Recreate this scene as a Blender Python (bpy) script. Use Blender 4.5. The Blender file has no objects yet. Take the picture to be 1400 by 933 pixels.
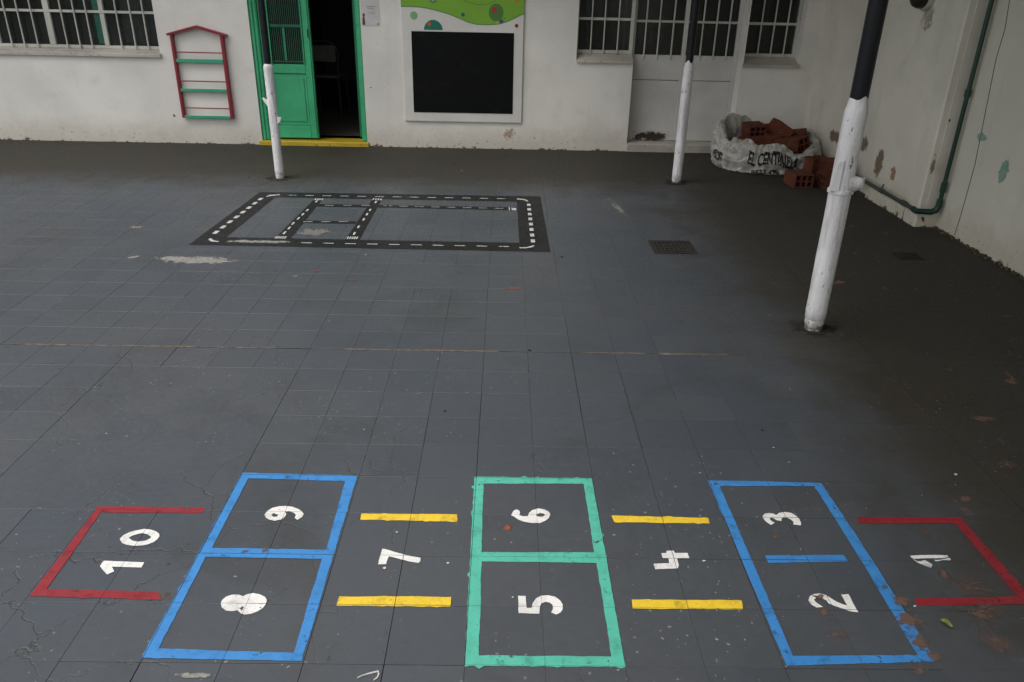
import bpy, math, random
from mathutils import Vector, Matrix, noise
from mathutils.geometry import tessellate_polygon
random.seed(7)
R = math.radians
scene = bpy.context.scene
COL = scene.collection

# ------------------------------------------------------------------ camera
FPX, PITCH, ROLL, YAW = 1055.09, 0.434716, 0.021462, 0.014889      # photo is 1400 x 933
CAM = Vector((0.07936, -2.20038, 1.54001))
_cp, _sp, _cy, _sy = math.cos(PITCH), math.sin(PITCH), math.cos(YAW), math.sin(YAW)
FW = Vector((_sy*_cp, _cy*_cp, -_sp)); _r = Vector((_cy, -_sy, 0)); _u = _r.cross(FW)
RT = _r*math.cos(ROLL) + _u*math.sin(ROLL); UP = -_r*math.sin(ROLL) + _u*math.cos(ROLL)
cd = bpy.data.cameras.new('camera'); cam = bpy.data.objects.new('camera', cd); COL.objects.link(cam)
cd.sensor_width = 36; cd.lens = FPX/1400*36; cd.clip_start = 0.05; cd.clip_end = 500
cam.matrix_world = Matrix(((RT.x, UP.x, -FW.x, CAM.x), (RT.y, UP.y, -FW.y, CAM.y), (RT.z, UP.z, -FW.z, CAM.z), (0, 0, 0, 1)))
scene.camera = cam

# ------------------------------------------------------------------ sky, sun, exposure (overcast day)
SUN_EL, SUN_AZ = R(64), R(236)          # high soft sun behind cloud, beyond the gallery roof, behind the viewer
world = bpy.data.worlds.new('World'); scene.world = world; world.use_nodes = True
nt = world.node_tree; nt.nodes.clear()
sky = nt.nodes.new('ShaderNodeTexSky'); sky.sky_type = 'NISHITA'; sky.sun_disc = False
sky.sun_elevation = SUN_EL; sky.sun_rotation = SUN_AZ; sky.dust_density = 4.0; sky.air_density = 1.0; sky.ozone_density = 1.0
hs = nt.nodes.new('ShaderNodeHueSaturation'); hs.inputs['Saturation'].default_value = 0.30
bg = nt.nodes.new('ShaderNodeBackground'); bg.inputs['Strength'].default_value = 0.125
wo = nt.nodes.new('ShaderNodeOutputWorld')
nt.links.new(sky.outputs[0], hs.inputs['Color']); nt.links.new(hs.outputs[0], bg.inputs[0]); nt.links.new(bg.outputs[0], wo.inputs[0])
sd = bpy.data.lights.new('sun', 'SUN'); sd.energy = 0.95; sd.angle = R(50); sd.color = (1, .97, .93)
sun = bpy.data.objects.new('sun', sd); COL.objects.link(sun)
_sd = Vector((math.sin(SUN_AZ)*math.cos(SUN_EL), math.cos(SUN_AZ)*math.cos(SUN_EL), math.sin(SUN_EL)))
sun.rotation_euler = _sd.to_track_quat('Z', 'Y').to_euler(); sun.location = (-6, -4, 12)
scene.view_settings.view_transform = 'Standard'; scene.view_settings.look = 'None'
scene.view_settings.gamma = 1; scene.view_settings.use_curve_mapping = False
scene.view_settings.exposure = 0.68
scene.cycles.max_bounces = 6; scene.cycles.diffuse_bounces = 4; scene.cycles.glossy_bounces = 3; scene.cycles.transparent_max_bounces = 12

# ------------------------------------------------------------------ pixel -> place
def ray(px, py): return FW + RT*((px-700)/FPX) - UP*((py-466.5)/FPX)
def gd(px, py, z=0.0):
    d = ray(px, py); t = (z-CAM.z)/d.z; return CAM + d*t
def wy(px, py, Y):
    d = ray(px, py); t = (Y-CAM.y)/d.y; return CAM + d*t
def wx(px, py, X):
    d = ray(px, py); t = (X-CAM.x)/d.x; return CAM + d*t
def project(p):
    d = Vector(p)-CAM; z = d.dot(FW)
    if z <= .05: return None
    return 700+FPX*d.dot(RT)/z, 466.5-FPX*d.dot(UP)/z

WALL_Y = 5.76          # face of the school building
SIDE_X = 3.19          # face of the side wall

# ------------------------------------------------------------------ mesh helpers
class MB:
    def __init__(s): s.v = []; s.f = []; s.sm = False
    def add(s, vs, fs):
        o = len(s.v); s.v += [Vector(v) for v in vs]; s.f += [tuple(o+i for i in f) for f in fs]; return s
    def box(s, x0, x1, y0, y1, z0, z1):
        return s.add([(x0,y0,z0),(x1,y0,z0),(x1,y1,z0),(x0,y1,z0),(x0,y0,z1),(x1,y0,z1),(x1,y1,z1),(x0,y1,z1)],
                     [(0,3,2,1),(4,5,6,7),(0,1,5,4),(1,2,6,5),(2,3,7,6),(3,0,4,7)])
    def bbox(s, x0, x1, y0, y1, z0, z1, b=.004):
        """box with chamfered edges"""
        M = Vector(((x0+x1)/2, (y0+y1)/2, (z0+z1)/2)); h = Vector(((x1-x0)/2, (y1-y0)/2, (z1-z0)/2))
        return s.cbox(M, Matrix.Identity(3), h, b)
    def cbox(s, c, rot, h, b=.004):
        b = min(b, min(h)*.9); vs = []; idx = {}
        for sx in (-1, 1):
            for sy in (-1, 1):
                for sz in (-1, 1):
                    for ax in range(3):
                        p = Vector((sx*(h.x-b), sy*(h.y-b), sz*(h.z-b)))
                        p[ax] = (sx, sy, sz)[ax]*h[ax]
                        idx[(sx, sy, sz, ax)] = len(vs); vs.append(Vector(c)+rot @ p)
        fs = []
        I = lambda a, b2, c2, ax: idx[(a, b2, c2, ax)]
        for q in (-1, 1):
            for ax in range(3):
                o1, o2 = [a for a in range(3) if a != ax]
                loop = []
                for (a, b2) in ((-1,-1),(1,-1),(1,1),(-1,1)):
                    k = [0,0,0]; k[ax] = q; k[o1] = a; k[o2] = b2; loop.append(I(*k, ax))
                fs.append(tuple(loop))
        for ax in range(3):
            o1, o2 = [a for a in range(3) if a != ax]
            for a in (-1, 1):
                for b2 in (-1, 1):
                    k0 = [0,0,0]; k1 = [0,0,0]; k0[o1] = k1[o1] = a; k0[o2] = k1[o2] = b2; k0[ax] = -1; k1[ax] = 1
                    fs.append((I(*k0, o1), I(*k1, o1), I(*k1, o2), I(*k0, o2)))
        for sx in (-1, 1):
            for sy in (-1, 1):
                for sz in (-1, 1): fs.append(tuple(I(sx, sy, sz, a) for a in range(3)))
        return s.add(vs, fs)
    def tube(s, pts, r, n=10, cap=True):
        pts = [Vector(p) for p in pts]; rs = r if isinstance(r, (list, tuple)) else [r]*len(pts)
        t0 = (pts[1]-pts[0]).normalized(); a = Vector((0,0,1)) if abs(t0.z) < .9 else Vector((1,0,0))
        nrm = t0.cross(a).normalized(); vs = []; fs = []
        for i, p in enumerate(pts):
            t = ((pts[i+1] if i+1 < len(pts) else p)-(pts[i-1] if i else p)).normalized()
            nrm = (nrm-t*nrm.dot(t)).normalized(); b = t.cross(nrm)
            for k in range(n):
                an = 2*math.pi*k/n; vs.append(p+(nrm*math.cos(an)+b*math.sin(an))*rs[i])
        for i in range(len(pts)-1):
            for k in range(n): fs.append((i*n+k, i*n+(k+1) % n, (i+1)*n+(k+1) % n, (i+1)*n+k))
        if cap:
            fs.append(tuple(range(n))[::-1]); fs.append(tuple((len(pts)-1)*n+k for k in range(n)))
        s.sm = True
        return s.add(vs, fs)
    def grid(s, fn, nu, nv, wrap=False):
        vs = [fn(i/nu, j/nv) for j in range(nv+1) for i in range(nu+(0 if wrap else 1))]
        w = nu if wrap else nu+1; fs = []
        for j in range(nv):
            for i in range(nu): fs.append((j*w+i, j*w+(i+1) % w, (j+1)*w+(i+1) % w, (j+1)*w+i))
        s.sm = True
        return s.add(vs, fs)
    def prism(s, pts, d):
        """closed loop of 3D points (planar) extruded by the vector d"""
        n = len(pts); pts = [Vector(p) for p in pts]; d = Vector(d)
        tris = tessellate_polygon([pts])
        s.add(pts+[p+d for p in pts], [tuple(t)[::-1] for t in tris]+[tuple(i+n for i in t) for t in tris]+[(i, (i+1) % n, (i+1) % n+n, i+n) for i in range(n)])
        return s
    def build(s, name, mat, parent=None, smooth=None, kind=None, label=None):
        o0 = ORIGIN.get(parent.name, Vector()) if parent else Vector()
        me = bpy.data.meshes.new(name); me.from_pydata([v-o0 for v in s.v], [], s.f)
        me.validate(); me.update()
        import bmesh
        bm = bmesh.new(); bm.from_mesh(me); bmesh.ops.recalc_face_normals(bm, faces=bm.faces)
        if (s.sm if smooth is None else smooth):
            for f in bm.faces: f.smooth = True
            for e in bm.edges:
                if len(e.link_faces) == 2 and e.calc_face_angle(0) > R(40): e.smooth = False
        bm.to_mesh(me); bm.free()
        me.materials.append(mat)
        o = bpy.data.objects.new(name, me); COL.objects.link(o)
        if parent: o.parent = parent
        ORIGIN[o.name] = o0
        if kind: o['kind'] = kind
        if label: o['label'] = label
        return o
ORIGIN = {}
def thing(name, label, cat, loc=(0,0,0), group=None):
    o = bpy.data.objects.new(name, None); COL.objects.link(o); o.location = loc; o.empty_display_size = .1
    o['label'] = label; o['category'] = cat
    if group: o['group'] = group
    ORIGIN[o.name] = Vector(loc); return o
def tag(o, label, cat, group=None):
    o['label'] = label; o['category'] = cat
    if group: o['group'] = group
    return o

# ------------------------------------------------------------------ materials
class N:
    """tiny node builder"""
    def __init__(s, name):
        s.m = bpy.data.materials.new(name); s.m.use_nodes = True; s.t = s.m.node_tree; s.t.nodes.clear()
        s.out = s.n('ShaderNodeOutputMaterial'); s.b = s.n('ShaderNodeBsdfPrincipled'); s.l(s.b.outputs[0], s.out.inputs[0])
        s.geo = s.n('ShaderNodeNewGeometry'); s.pos = s.geo.outputs['Position']
    def n(s, t, **k):
        x = s.t.nodes.new(t)
        for a, b in k.items(): setattr(x, a, b)
        return x
    def l(s, a, b): s.t.links.new(a, b)
    def put(s, sock, v):
        if isinstance(v, bpy.types.NodeSocket): s.l(v, sock)
        elif isinstance(v, (tuple, list)) and sock.type == 'RGBA' and len(v) == 3: sock.default_value = (*v, 1)
        else: sock.default_value = v
    def noise(s, scale, detail=4, rough=.55, dist=0, vec=None, sc=None, w=None):
        x = s.n('ShaderNodeTexNoise'); v = vec or s.pos
        if sc:
            mp = s.n('ShaderNodeVectorMath', operation='MULTIPLY'); s.put(mp.inputs[0], v); mp.inputs[1].default_value = sc; v = mp.outputs[0]
        if w is not None:
            mp = s.n('ShaderNodeVectorMath', operation='ADD'); s.put(mp.inputs[0], v); mp.inputs[1].default_value = (w, w*1.7, w*.6); v = mp.outputs[0]
        s.put(x.inputs['Vector'], v); x.inputs['Scale'].default_value = scale; x.inputs['Detail'].default_value = detail
        x.inputs['Roughness'].default_value = rough; x.inputs['Distortion'].default_value = dist; return x.outputs['Fac']
    def ramp(s, v, a, b, lo=0., hi=1.):
        x = s.n('ShaderNodeMapRange', interpolation_type='SMOOTHSTEP'); s.put(x.inputs[0], v)
        for i, q in enumerate((a, b, lo, hi)): s.put(x.inputs[i+1], q)
        return x.outputs[0]
    def math(s, op, a, b=0., clamp=False):
        x = s.n('ShaderNodeMath', operation=op, use_clamp=clamp); s.put(x.inputs[0], a); s.put(x.inputs[1], b); return x.outputs[0]
    def mix(s, f, a, b):
        x = s.n('ShaderNodeMix', data_type='RGBA'); s.put(x.inputs[0], f); s.put(x.inputs[6], a); s.put(x.inputs[7], b); return x.outputs[2]
    def xyz(s, v=None):
        x = s.n('ShaderNodeSeparateXYZ'); s.put(x.inputs[0], v or s.pos); return x.outputs
    def bump(s, h, strength=.3, dist=.002):
        x = s.n('ShaderNodeBump'); s.put(x.inputs['Height'], h); x.inputs['Strength'].default_value = strength
        x.inputs['Distance'].default_value = dist; s.l(x.outputs[0], s.b.inputs['Normal'])
    def fin(s, col=None, rough=None, alpha=None, metal=0, spec=None):
        if col is not None: s.put(s.b.inputs['Base Color'], col)
        if rough is not None: s.put(s.b.inputs['Roughness'], rough)
        if alpha is not None: s.put(s.b.inputs['Alpha'], alpha)
        if spec is not None: s.b.inputs['Specular IOR Level'].default_value = spec
        s.b.inputs['Metallic'].default_value = metal; return s.m

def m_floor(name='floor_paint'):
    g = N(name); x, y, z = g.xyz()
    big = g.noise(.7, 3, .6); mid = g.noise(3.1, 4, .65, .4); fine = g.noise(38, 3, .7)
    # one tone per tile
    sn = g.n('ShaderNodeVectorMath', operation='SNAP'); off = g.n('ShaderNodeVectorMath', operation='ADD')
    g.l(g.pos, off.inputs[0]); off.inputs[1].default_value = (0, 0, .05); g.l(off.outputs[0], sn.inputs[0]); sn.inputs[1].default_value = (.2, .2, .2)
    wn = g.n('ShaderNodeTexWhiteNoise'); g.l(sn.outputs[0], wn.inputs[0])
    c = g.mix(g.ramp(big, .35, .68), (.047, .0565, .068), (.058, .064, .071))
    c = g.mix(g.math('MULTIPLY', g.ramp(mid, .45, .8), .6), c, (.040, .044, .049))
    c = g.mix(g.math('MULTIPLY', wn.outputs['Value'], .24), c, (.080, .084, .088))
    # brownish trodden dirt, everywhere a little; gallery strip also painted darker for its shade
    gal_dirt_shade = g.math('MAXIMUM', g.ramp(g.math('ADD', y, g.math('MULTIPLY', mid, .8)), 4.1, 5.0), g.ramp(g.math('ADD', x, g.math('MULTIPLY', mid, .9)), 1.5, 2.3))
    dirt = g.math('ADD', g.math('MULTIPLY', gal_dirt_shade, .94), g.math('MULTIPLY', g.ramp(g.noise(1.6, 5, .7, .8, w=4.), .52, .76), .34), True)
    c = g.mix(dirt, c, g.mix(mid, (.019, .016, .0100), (.034, .028, .0175)))  # dirt brown, with the roof's shade put into the gallery part
    # dusty pale scuffs, long and thin
    sc1 = g.ramp(g.noise(6, 6, .75, .3, sc=(1, 3.5, 1), w=9.), .64, .78)
    c = g.mix(g.math('MULTIPLY', sc1, .28), c, (.17, .17, .167))
    # flecks of old paint and plaster
    sp = g.ramp(g.noise(70, 2, .5, w=2.), .69, .72); spm = g.ramp(g.noise(1.9, 3, .6, w=17.), .45, .6)
    c = g.mix(g.math('MULTIPLY', sp, spm), c, (.27, .26, .25))
    # dark pock marks
    pk = g.math('MULTIPLY', g.ramp(g.noise(46, 2, .5, w=31.), .72, .75), g.ramp(g.noise(1.3, 2, .6, w=23.), .5, .62))
    c = g.mix(pk, c, (.02, .02, .02))
    # hairline cracks in the old tiles
    vd = g.n('ShaderNodeTexVoronoi', feature='DISTANCE_TO_EDGE'); vd.inputs['Scale'].default_value = 2.1
    wv = g.n('ShaderNodeVectorMath', operation='ADD'); g.l(g.pos, wv.inputs[0])
    nv = g.n('ShaderNodeTexNoise'); nv.inputs['Scale'].default_value = 3.; nv.inputs['Detail'].default_value = 6; g.l(g.pos, nv.inputs['Vector'])
    nm = g.n('ShaderNodeVectorMath', operation='SCALE'); nm.inputs['Scale'].default_value = .55; g.l(nv.outputs['Color'], nm.inputs[0]); g.l(nm.outputs[0], wv.inputs[1]); g.l(wv.outputs[0], vd.inputs['Vector'])
    cr = g.math('MULTIPLY', g.ramp(vd.outputs['Distance'], .003, .0085, 1, 0), g.ramp(g.noise(1.1, 3, .6, w=40.), .5, .62))
    cr = g.math('MULTIPLY', cr, g.ramp(x, -.6, .2, 1, .25))
    c = g.mix(g.math('MULTIPLY', cr, .5), c, (.035, .03, .025))
    # bare brick-red screed where the paint has lifted
    red = g.math('MULTIPLY', g.ramp(g.noise(5.2, 5, .72, .5, w=51.), .655, .675), g.ramp(x, 1.1, 1.9))
    c = g.mix(g.math('MULTIPLY', red, .75), c, (.17, .075, .05))
    rg = g.math('ADD', g.ramp(fine, .3, .7, .40, .56), g.math('MULTIPLY', gal_dirt_shade, .28))
    g.bump(g.math('ADD', g.math('MULTIPLY', fine, .35), g.math('ADD', g.math('MULTIPLY', mid, 1.2), g.math('MULTIPLY', cr, -1.5))), .5, .003)
    return g.fin(c, rg, spec=.5)

def m_wall(name, col=(.82, .79, .72), side=False):
    g = N(name); x, y, z = g.xyz()
    big = g.noise(.9, 5, .6); mid = g.noise(4, 6, .65, .3); fine = g.noise(60, 4, .6)
    d = tuple(a*.86 for a in col); w = tuple(min(1, a*1.04) for a in col)
    c = g.mix(g.ramp(big, .35, .65), d, w)
    c = g.mix(g.math('MULTIPLY', g.ramp(mid, .55, .8), .35), c, (.52, .47, .40))
    # rain streaks
    st = g.ramp(g.noise(5, 4, .6, sc=(1, 1, .12), w=6.), .56, .75)
    c = g.mix(g.math('MULTIPLY', st, .30 if side else .12), c, (.42, .38, .30))
    # scuffs
    sf = g.ramp(g.noise(22, 4, .7, sc=(.5, .5, 1.3), w=12.), .70, .74)
    c = g.mix(g.math('MULTIPLY', sf, .35), c, (.25, .23, .21))
    # damp and crumbled render along the foot
    hgt = g.math('ADD', z, g.math('MULTIPLY', g.math('SUBTRACT', g.noise(9, 6, .75, .4, w=3.), .5), -.30))
    c = g.mix(g.math('MULTIPLY', g.ramp(hgt, .02, .30, 1, 0), .5), c, (.46, .40, .30))
    spk = g.math('MULTIPLY', g.ramp(g.noise(48, 3, .6, w=8.), .66, .69), g.ramp(z, .05, .22, 1, 0))
    c = g.mix(spk, c, (.10, .085, .06))
    chip = g.ramp(hgt, -.010, -.002, 1, 0)
    c = g.mix(chip, c, (.14, .115, .08))
    g.bump(g.math('ADD', g.math('MULTIPLY', fine, .3), g.math('SUBTRACT', g.math('MULTIPLY', mid, 2.), g.math('MULTIPLY', chip, 2.))), .35, .004)
    return g.fin(c, g.ramp(mid, .3, .7, .5, .7), spec=.35)

def m_paint(name, col, rough=.45, wear=0., var=.18, chip=(.1, .1, .1), grain=30., spec=.5, bump=.25):
    """painted surface with tonal drift, small chips and brush grain"""
    g = N(name); a = g.noise(3., 5, .6); b = g.noise(grain, 4, .65)
    c = g.mix(g.ramp(a, .3, .7), tuple(q*(1-var) for q in col), tuple(min(1, q*(1+var*.5)) for q in col))
    c = g.mix(g.math('MULTIPLY', g.ramp(b, .55, .8), .3), c, tuple(q*.75 for q in col))
    if wear > 0:
        k = g.ramp(g.noise(24, 6, .72, .3, w=5.), .72-wear*.2, .735-wear*.2); c = g.mix(k, c, chip)
    g.bump(b, bump, .002)
    return g.fin(c, g.ramp(b, .3, .7, rough-.07, rough+.1), spec=spec)

def m_mark(name, col, wear=.35, var=.1, spec=.45):
    """floor-marking paint: thin, trodden, with pin holes through which the floor shows"""
    g = N(name); a = g.noise(5., 5, .65); b = g.noise(40, 3, .7)
    c = g.mix(g.ramp(a, .3, .7), tuple(q*(1-var) for q in col), col)
    c = g.mix(g.math('MULTIPLY', g.ramp(g.noise(13, 5, .75, w=8.), .45, .78), .5), c, tuple(q*.5+.02 for q in col))
    c = g.mix(g.math('MULTIPLY', g.ramp(g.noise(60, 3, .7, sc=(1, 2.2, 1), w=14.), .58, .7), .35), c, (.10, .10, .10))
    al = g.ramp(g.math('ADD', g.noise(30, 6, .78, .2, w=3.), g.math('MULTIPLY', a, .25)), .79-wear*.12, .83-wear*.12, 1, 0)
    thin = g.ramp(g.noise(18, 5, .7, w=21.), .5, .78, 1., .52)
    g.bump(b, .35, .002)
    return g.fin(c, g.ramp(b, .3, .7, .45, .62), g.math('MULTIPLY', al, thin), spec=spec)

def m_patch(name, col, col2, scale=9., cut=.5, soft=.04):
    """ragged patch: alpha from noise against the distance to the patch's rim (object space, rim at 1)"""
    g = N(name); tc = g.n('ShaderNodeTexCoord'); ln = g.n('ShaderNodeVectorMath', operation='LENGTH')
    uv = g.n('ShaderNodeUVMap'); sb = g.n('ShaderNodeVectorMath', operation='SUBTRACT'); g.l(uv.outputs[0], sb.inputs[0]); sb.inputs[1].default_value = (.5, .5, 0)
    g.l(sb.outputs[0], ln.inputs[0])
    n1 = g.ramp(g.noise(scale, 8, .78, .5), .28, .72); rim = g.math('MULTIPLY', ln.outputs['Value'], 2.7)
    al = g.ramp(g.math('SUBTRACT', g.math('ADD', n1, .78-cut), rim), -soft, soft)
    c = g.mix(g.ramp(g.noise(scale*2.5, 6, .7), .35, .65), col, col2)
    g.bump(g.noise(60, 4, .7), .5, .003)
    return g.fin(c, .8, al, spec=.25)

def m_pole(name):
    g = N(name); a = g.noise(5, 5, .65); b = g.noise(26, 5, .7); st = g.noise(34, 5, .7, .4, sc=(1, 1, .10))
    c = g.mix(g.ramp(a, .35, .7), (.70, .69, .69), (.80, .79, .785))
    c = g.mix(g.math('MULTIPLY', g.ramp(st, .46, .66), .6), c, (.40, .38, .365))
    c = g.mix(g.ramp(g.noise(42, 5, .75, .5, sc=(1, 1, .35), w=3.), .625, .65), c, (.16, .14, .125))
    x, y, z = g.xyz(); ft = g.ramp(g.math('ADD', z, g.math('MULTIPLY', b, .10)), .06, .15, 1, 0)
    c = g.mix(g.math('MULTIPLY', ft, g.ramp(b, .42, .56)), c, (.15, .13, .11))
    g.bump(g.math('ADD', b, g.math('MULTIPLY', st, 1.2)), .7, .004)
    return g.fin(c, g.ramp(b, .3, .7, .30, .5))

def m_plain(name, col, rough=.5, metal=0, spec=.5, var=.15, scale=12.):
    g = N(name); a = g.noise(scale, 5, .65)
    return g.fin(g.mix(g.ramp(a, .3, .7), tuple(q*(1-var) for q in col), tuple(min(1, q*(1+var*.6)) for q in col)), rough, metal=metal, spec=spec)

def m_glass(name, tint=(.034, .040, .034)):
    """old dusty window glass: part clear, part grey film"""
    g = N(name); gl = g.n('ShaderNodeBsdfTransparent'); gl.inputs[0].default_value = (.85, .87, .86, 1)
    mx = g.n('ShaderNodeMixShader'); f = g.ramp(g.noise(2.5, 5, .65), .3, .75, .35, .62); g.l(f, mx.inputs[0])
    g.l(gl.outputs[0], mx.inputs[1]); g.l(g.b.outputs[0], mx.inputs[2]); g.l(mx.outputs[0], g.out.inputs[0])
    g.fin(tint, .16, spec=.5); return g.m

def m_brick(name):
    g = N(name); a = g.noise(9, 6, .7); b = g.noise(70, 4, .7); x, y, z = g.xyz()
    oi = g.n('ShaderNodeObjectInfo')
    c = g.mix(g.ramp(a, .3, .7), (.085, .024, .013), (.155, .046, .024)); c = g.mix(g.math('MULTIPLY', oi.outputs['Random'], .5), c, (.11, .042, .032))
    c = g.mix(g.math('MULTIPLY', g.ramp(g.noise(14, 5, .7, w=7.), .58, .75), .5), c, (.22, .17, .14))
    g.bump(b, .5, .003); return g.fin(c, .9, spec=.2)

def m_bag(name):
    g = N(name); a = g.noise(4, 6, .65); wv = g.n('ShaderNodeTexWave'); wv.inputs['Scale'].default_value = 60; g.l(g.pos, wv.inputs['Vector'])
    c = g.mix(g.ramp(a, .35, .7), (.50, .49, .45), (.36, .34, .29)); c = g.mix(g.math('MULTIPLY', g.ramp(g.noise(11, 5, .7), .48, .72), .65), c, (.17, .14, .10))
    g.bump(g.math('ADD', g.noise(18, 6, .7), g.math('MULTIPLY', wv.outputs['Fac'], .05)), .6, .01)
    return g.fin(c, .42, spec=.5)

M = {}
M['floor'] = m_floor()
M['grout'] = m_plain('joint_dirt', (.034, .031, .027), .95, spec=.1, var=.4, scale=5)
M['tan_joint'] = m_plain('expansion_filler', (.15, .12, .09), .95, spec=.1, var=.6, scale=22)
M['wall'] = m_wall('wall_paint')
M['side'] = m_wall('side_wall_paint', (.80, .765, .65), True)
M['recess'] = m_paint('white_panel_paint', (.64, .62, .58), .5, .15, .12, (.3, .26, .2))
M['white_iron'] = m_paint('white_iron_paint', (.58, .57, .50), .45, .45, .18, (.22, .15, .09))
M['sill'] = m_paint('sill_plaster', (.50, .46, .40), .7, .5, .25, (.2, .17, .13))
M['glass'] = m_glass('dusty_glass')
M['teal_glass'] = m_paint('teal_pane', (.012, .115, .075), .3, 0, .2)
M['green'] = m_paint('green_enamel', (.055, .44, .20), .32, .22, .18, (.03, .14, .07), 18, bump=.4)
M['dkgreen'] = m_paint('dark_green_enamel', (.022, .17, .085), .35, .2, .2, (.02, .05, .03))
M['pipegreen'] = m_paint('pipe_green', (.006, .044, .028), .4, .25, .3, (.06, .07, .05))
M['pipegrey'] = m_paint('pipe_grey_green', (.060, .072, .060), .5, .4, .3, (.12, .1, .07))
M['yellow'] = m_paint('yellow_step', (.48, .33, .02), .5, .5, .25, (.1, .08, .04))
M['red_wood'] = m_paint('red_paint', (.26, .018, .028), .4, .2, .2, (.09, .02, .02))
M['mint'] = m_paint('mint_rail', (.045, .36, .21), .4, .15, .15, (.3, .3, .28))
M['pole_white'] = m_pole('pole_white_enamel')
M['pole_black'] = m_paint('pole_black_enamel', (.007, .008, .011), .38, .12, .3, (.03, .03, .03), spec=.3)
M['rust'] = m_plain('rusty_iron', (.034, .031, .027), .85, .1, .3, .5, 30)
M['chalk'] = m_plain('chalkboard_black', (.005, .0055, .006), .5, 0, .12, .3, 4)
_g = N('chalkboard_smeared'); M['chalk'] = _g.fin(_g.mix(_g.math('MULTIPLY', _g.ramp(_g.noise(3.5, 6, .7, .8, sc=(1, 1, 1.6)), .5, .8), .5), (.0045, .005, .0055), (.022, .023, .024)), .5, spec=.12)
M['board'] = m_paint('panel_white', (.70, .68, .62), .4, .12, .08, (.35, .22, .15))
def pr(n, c): M[n] = m_plain(n, c, .45, 0, .4, .06, 3)
pr('print_green', (.205, .43, .035)); pr('print_edge', (.10, .26, .06)); pr('print_pale', (.22, .42, .20)); pr('print_teal', (.012, .17, .11))
pr('print_dark', (.075, .20, .045)); pr('print_blue', (.008, .12, .16)); pr('print_red', (.42, .035, .02)); pr('print_orange', (.55, .22, .02)); pr('print_yellow', (.45, .42, .04)); pr('print_crimson', (.28, .01, .015)); pr('print_rust', (.42, .12, .03))
M['paper'] = m_plain('paper', (.62, .60, .57), .6, 0, .3, .1, 10); M['ink'] = m_plain('ink', (.30, .29, .29), .7); M['ink_brown'] = m_plain('ink_brown', (.12, .055, .045), .7); M['ink_gold'] = m_plain('ink_gold', (.38, .33, .16), .7)
M['blue'] = m_mark('marking_blue', (.040, .215, .520), .45); M['teal'] = m_mark('marking_teal', (.085, .44, .325), .45)
M['yel'] = m_mark('marking_yellow', (.76, .52, .030), .45); M['redm'] = m_mark('marking_red', (.25, .013, .021), .6); M['white'] = m_mark('marking_white', (.74, .725, .69), .2)
M['road'] = m_mark('marking_black', (.0095, .010, .0105), .5, spec=.3); M['dash'] = m_mark('marking_dash', (.50, .50, .48), .6)
M['brick'] = m_brick('hollow_brick_clay'); M['bag'] = m_bag('woven_sack'); M['print'] = m_plain('sack_print', (.012, .012, .012), .6)
M['fill'] = m_plain('rubble_dust', (.16, .12, .09), .95, 0, .1, .5, 18)
M['roof'] = m_plain('roof_sheet', (.38, .37, .34), .6, 0); M['beam'] = m_plain('roof_beam', (.05, .05, .05), .5)
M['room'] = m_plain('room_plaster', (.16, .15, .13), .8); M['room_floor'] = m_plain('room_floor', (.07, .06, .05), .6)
M['curtain'] = m_plain('curtain_cloth', (.34, .40, .38), .9, 0, .2, .3, 6); M['curtain_teal'] = m_plain('curtain_teal', (.14, .40, .34), .9, 0, .2, .3, 6)
M['seat'] = m_plain('chair_seat', (.15, .14, .12), .5); M['steel'] = m_plain('chair_tube', (.06, .06, .06), .4, .3)
M['lamp'] = m_plain('lamp_black', (.015, .014, .013), .5); M['leaf'] = m_plain('leaf_green', (.12, .16, .03), .5, 0, .4, .4, 60)
M['debris'] = m_plain('debris_white', (.52, .51, .48), .8, 0, .2, .3, 40); M['dark_debris'] = m_plain('debris_dark', (.03, .027, .024), .9, 0, .2, .3, 40)
M['moss'] = m_plain('moss', (.10, .085, .055), .95, 0, .1, .6, 30)
P = {'brown': m_patch('patch_brown', (.14, .082, .064), (.095, .066, .053), 60, .84, .07), 'scab': m_patch('patch_scab', (.13, .080, .065), (.090, .066, .054), 95, 1.10, .06), 'pale': m_patch('patch_pale', (.26, .25, .22), (.17, .165, .15), 20, .62, .14),
     'tan': m_patch('patch_tan', (.24, .17, .115), (.17, .125, .085), 26, .62), 'peel': m_patch('patch_peel', (.27, .20, .14), (.20, .15, .105), 16, .45), 'teal': m_patch('patch_teal', (.20, .38, .30), (.32, .43, .36), 14, .40),
     'redp': m_patch('patch_red', (.17, .055, .045), (.12, .075, .065), 34, .92, .10), 'mint': m_patch('patch_mint', (.10, .22, .16), (.11, .15, .13), 34, .85, .08), 'pink': m_patch('patch_pink', (.36, .22, .16), (.40, .28, .2), 16, .45),
     'mould': m_patch('patch_mould', (.035, .032, .026), (.07, .05, .04), 30, .62, .10), 'speck': m_patch('patch_speck', (.06, .055, .05), (.16, .13, .1), 44, .75, .08), 'bare': m_patch('patch_bare', (.125, .118, .108), (.15, .145, .135), 14, .55, .10),
     'grime': m_patch('patch_grime', (.022, .019, .015), (.035, .03, .024), 18, .50, .35), 'damp': m_patch('patch_damp', (.36, .33, .26), (.5, .46, .38), 12, .75, .35), 'stain': m_patch('patch_stain', (.42, .30, .22), (.5, .4, .32), 14, .90, .20), 'scrape': m_patch('patch_scrape', (.20, .19, .175), (.15, .14, .13), 18, .95, .2), 'orange': m_patch('patch_orange', (.28, .08, .035), (.18, .07, .045), 50, .7, .06)}

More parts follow.
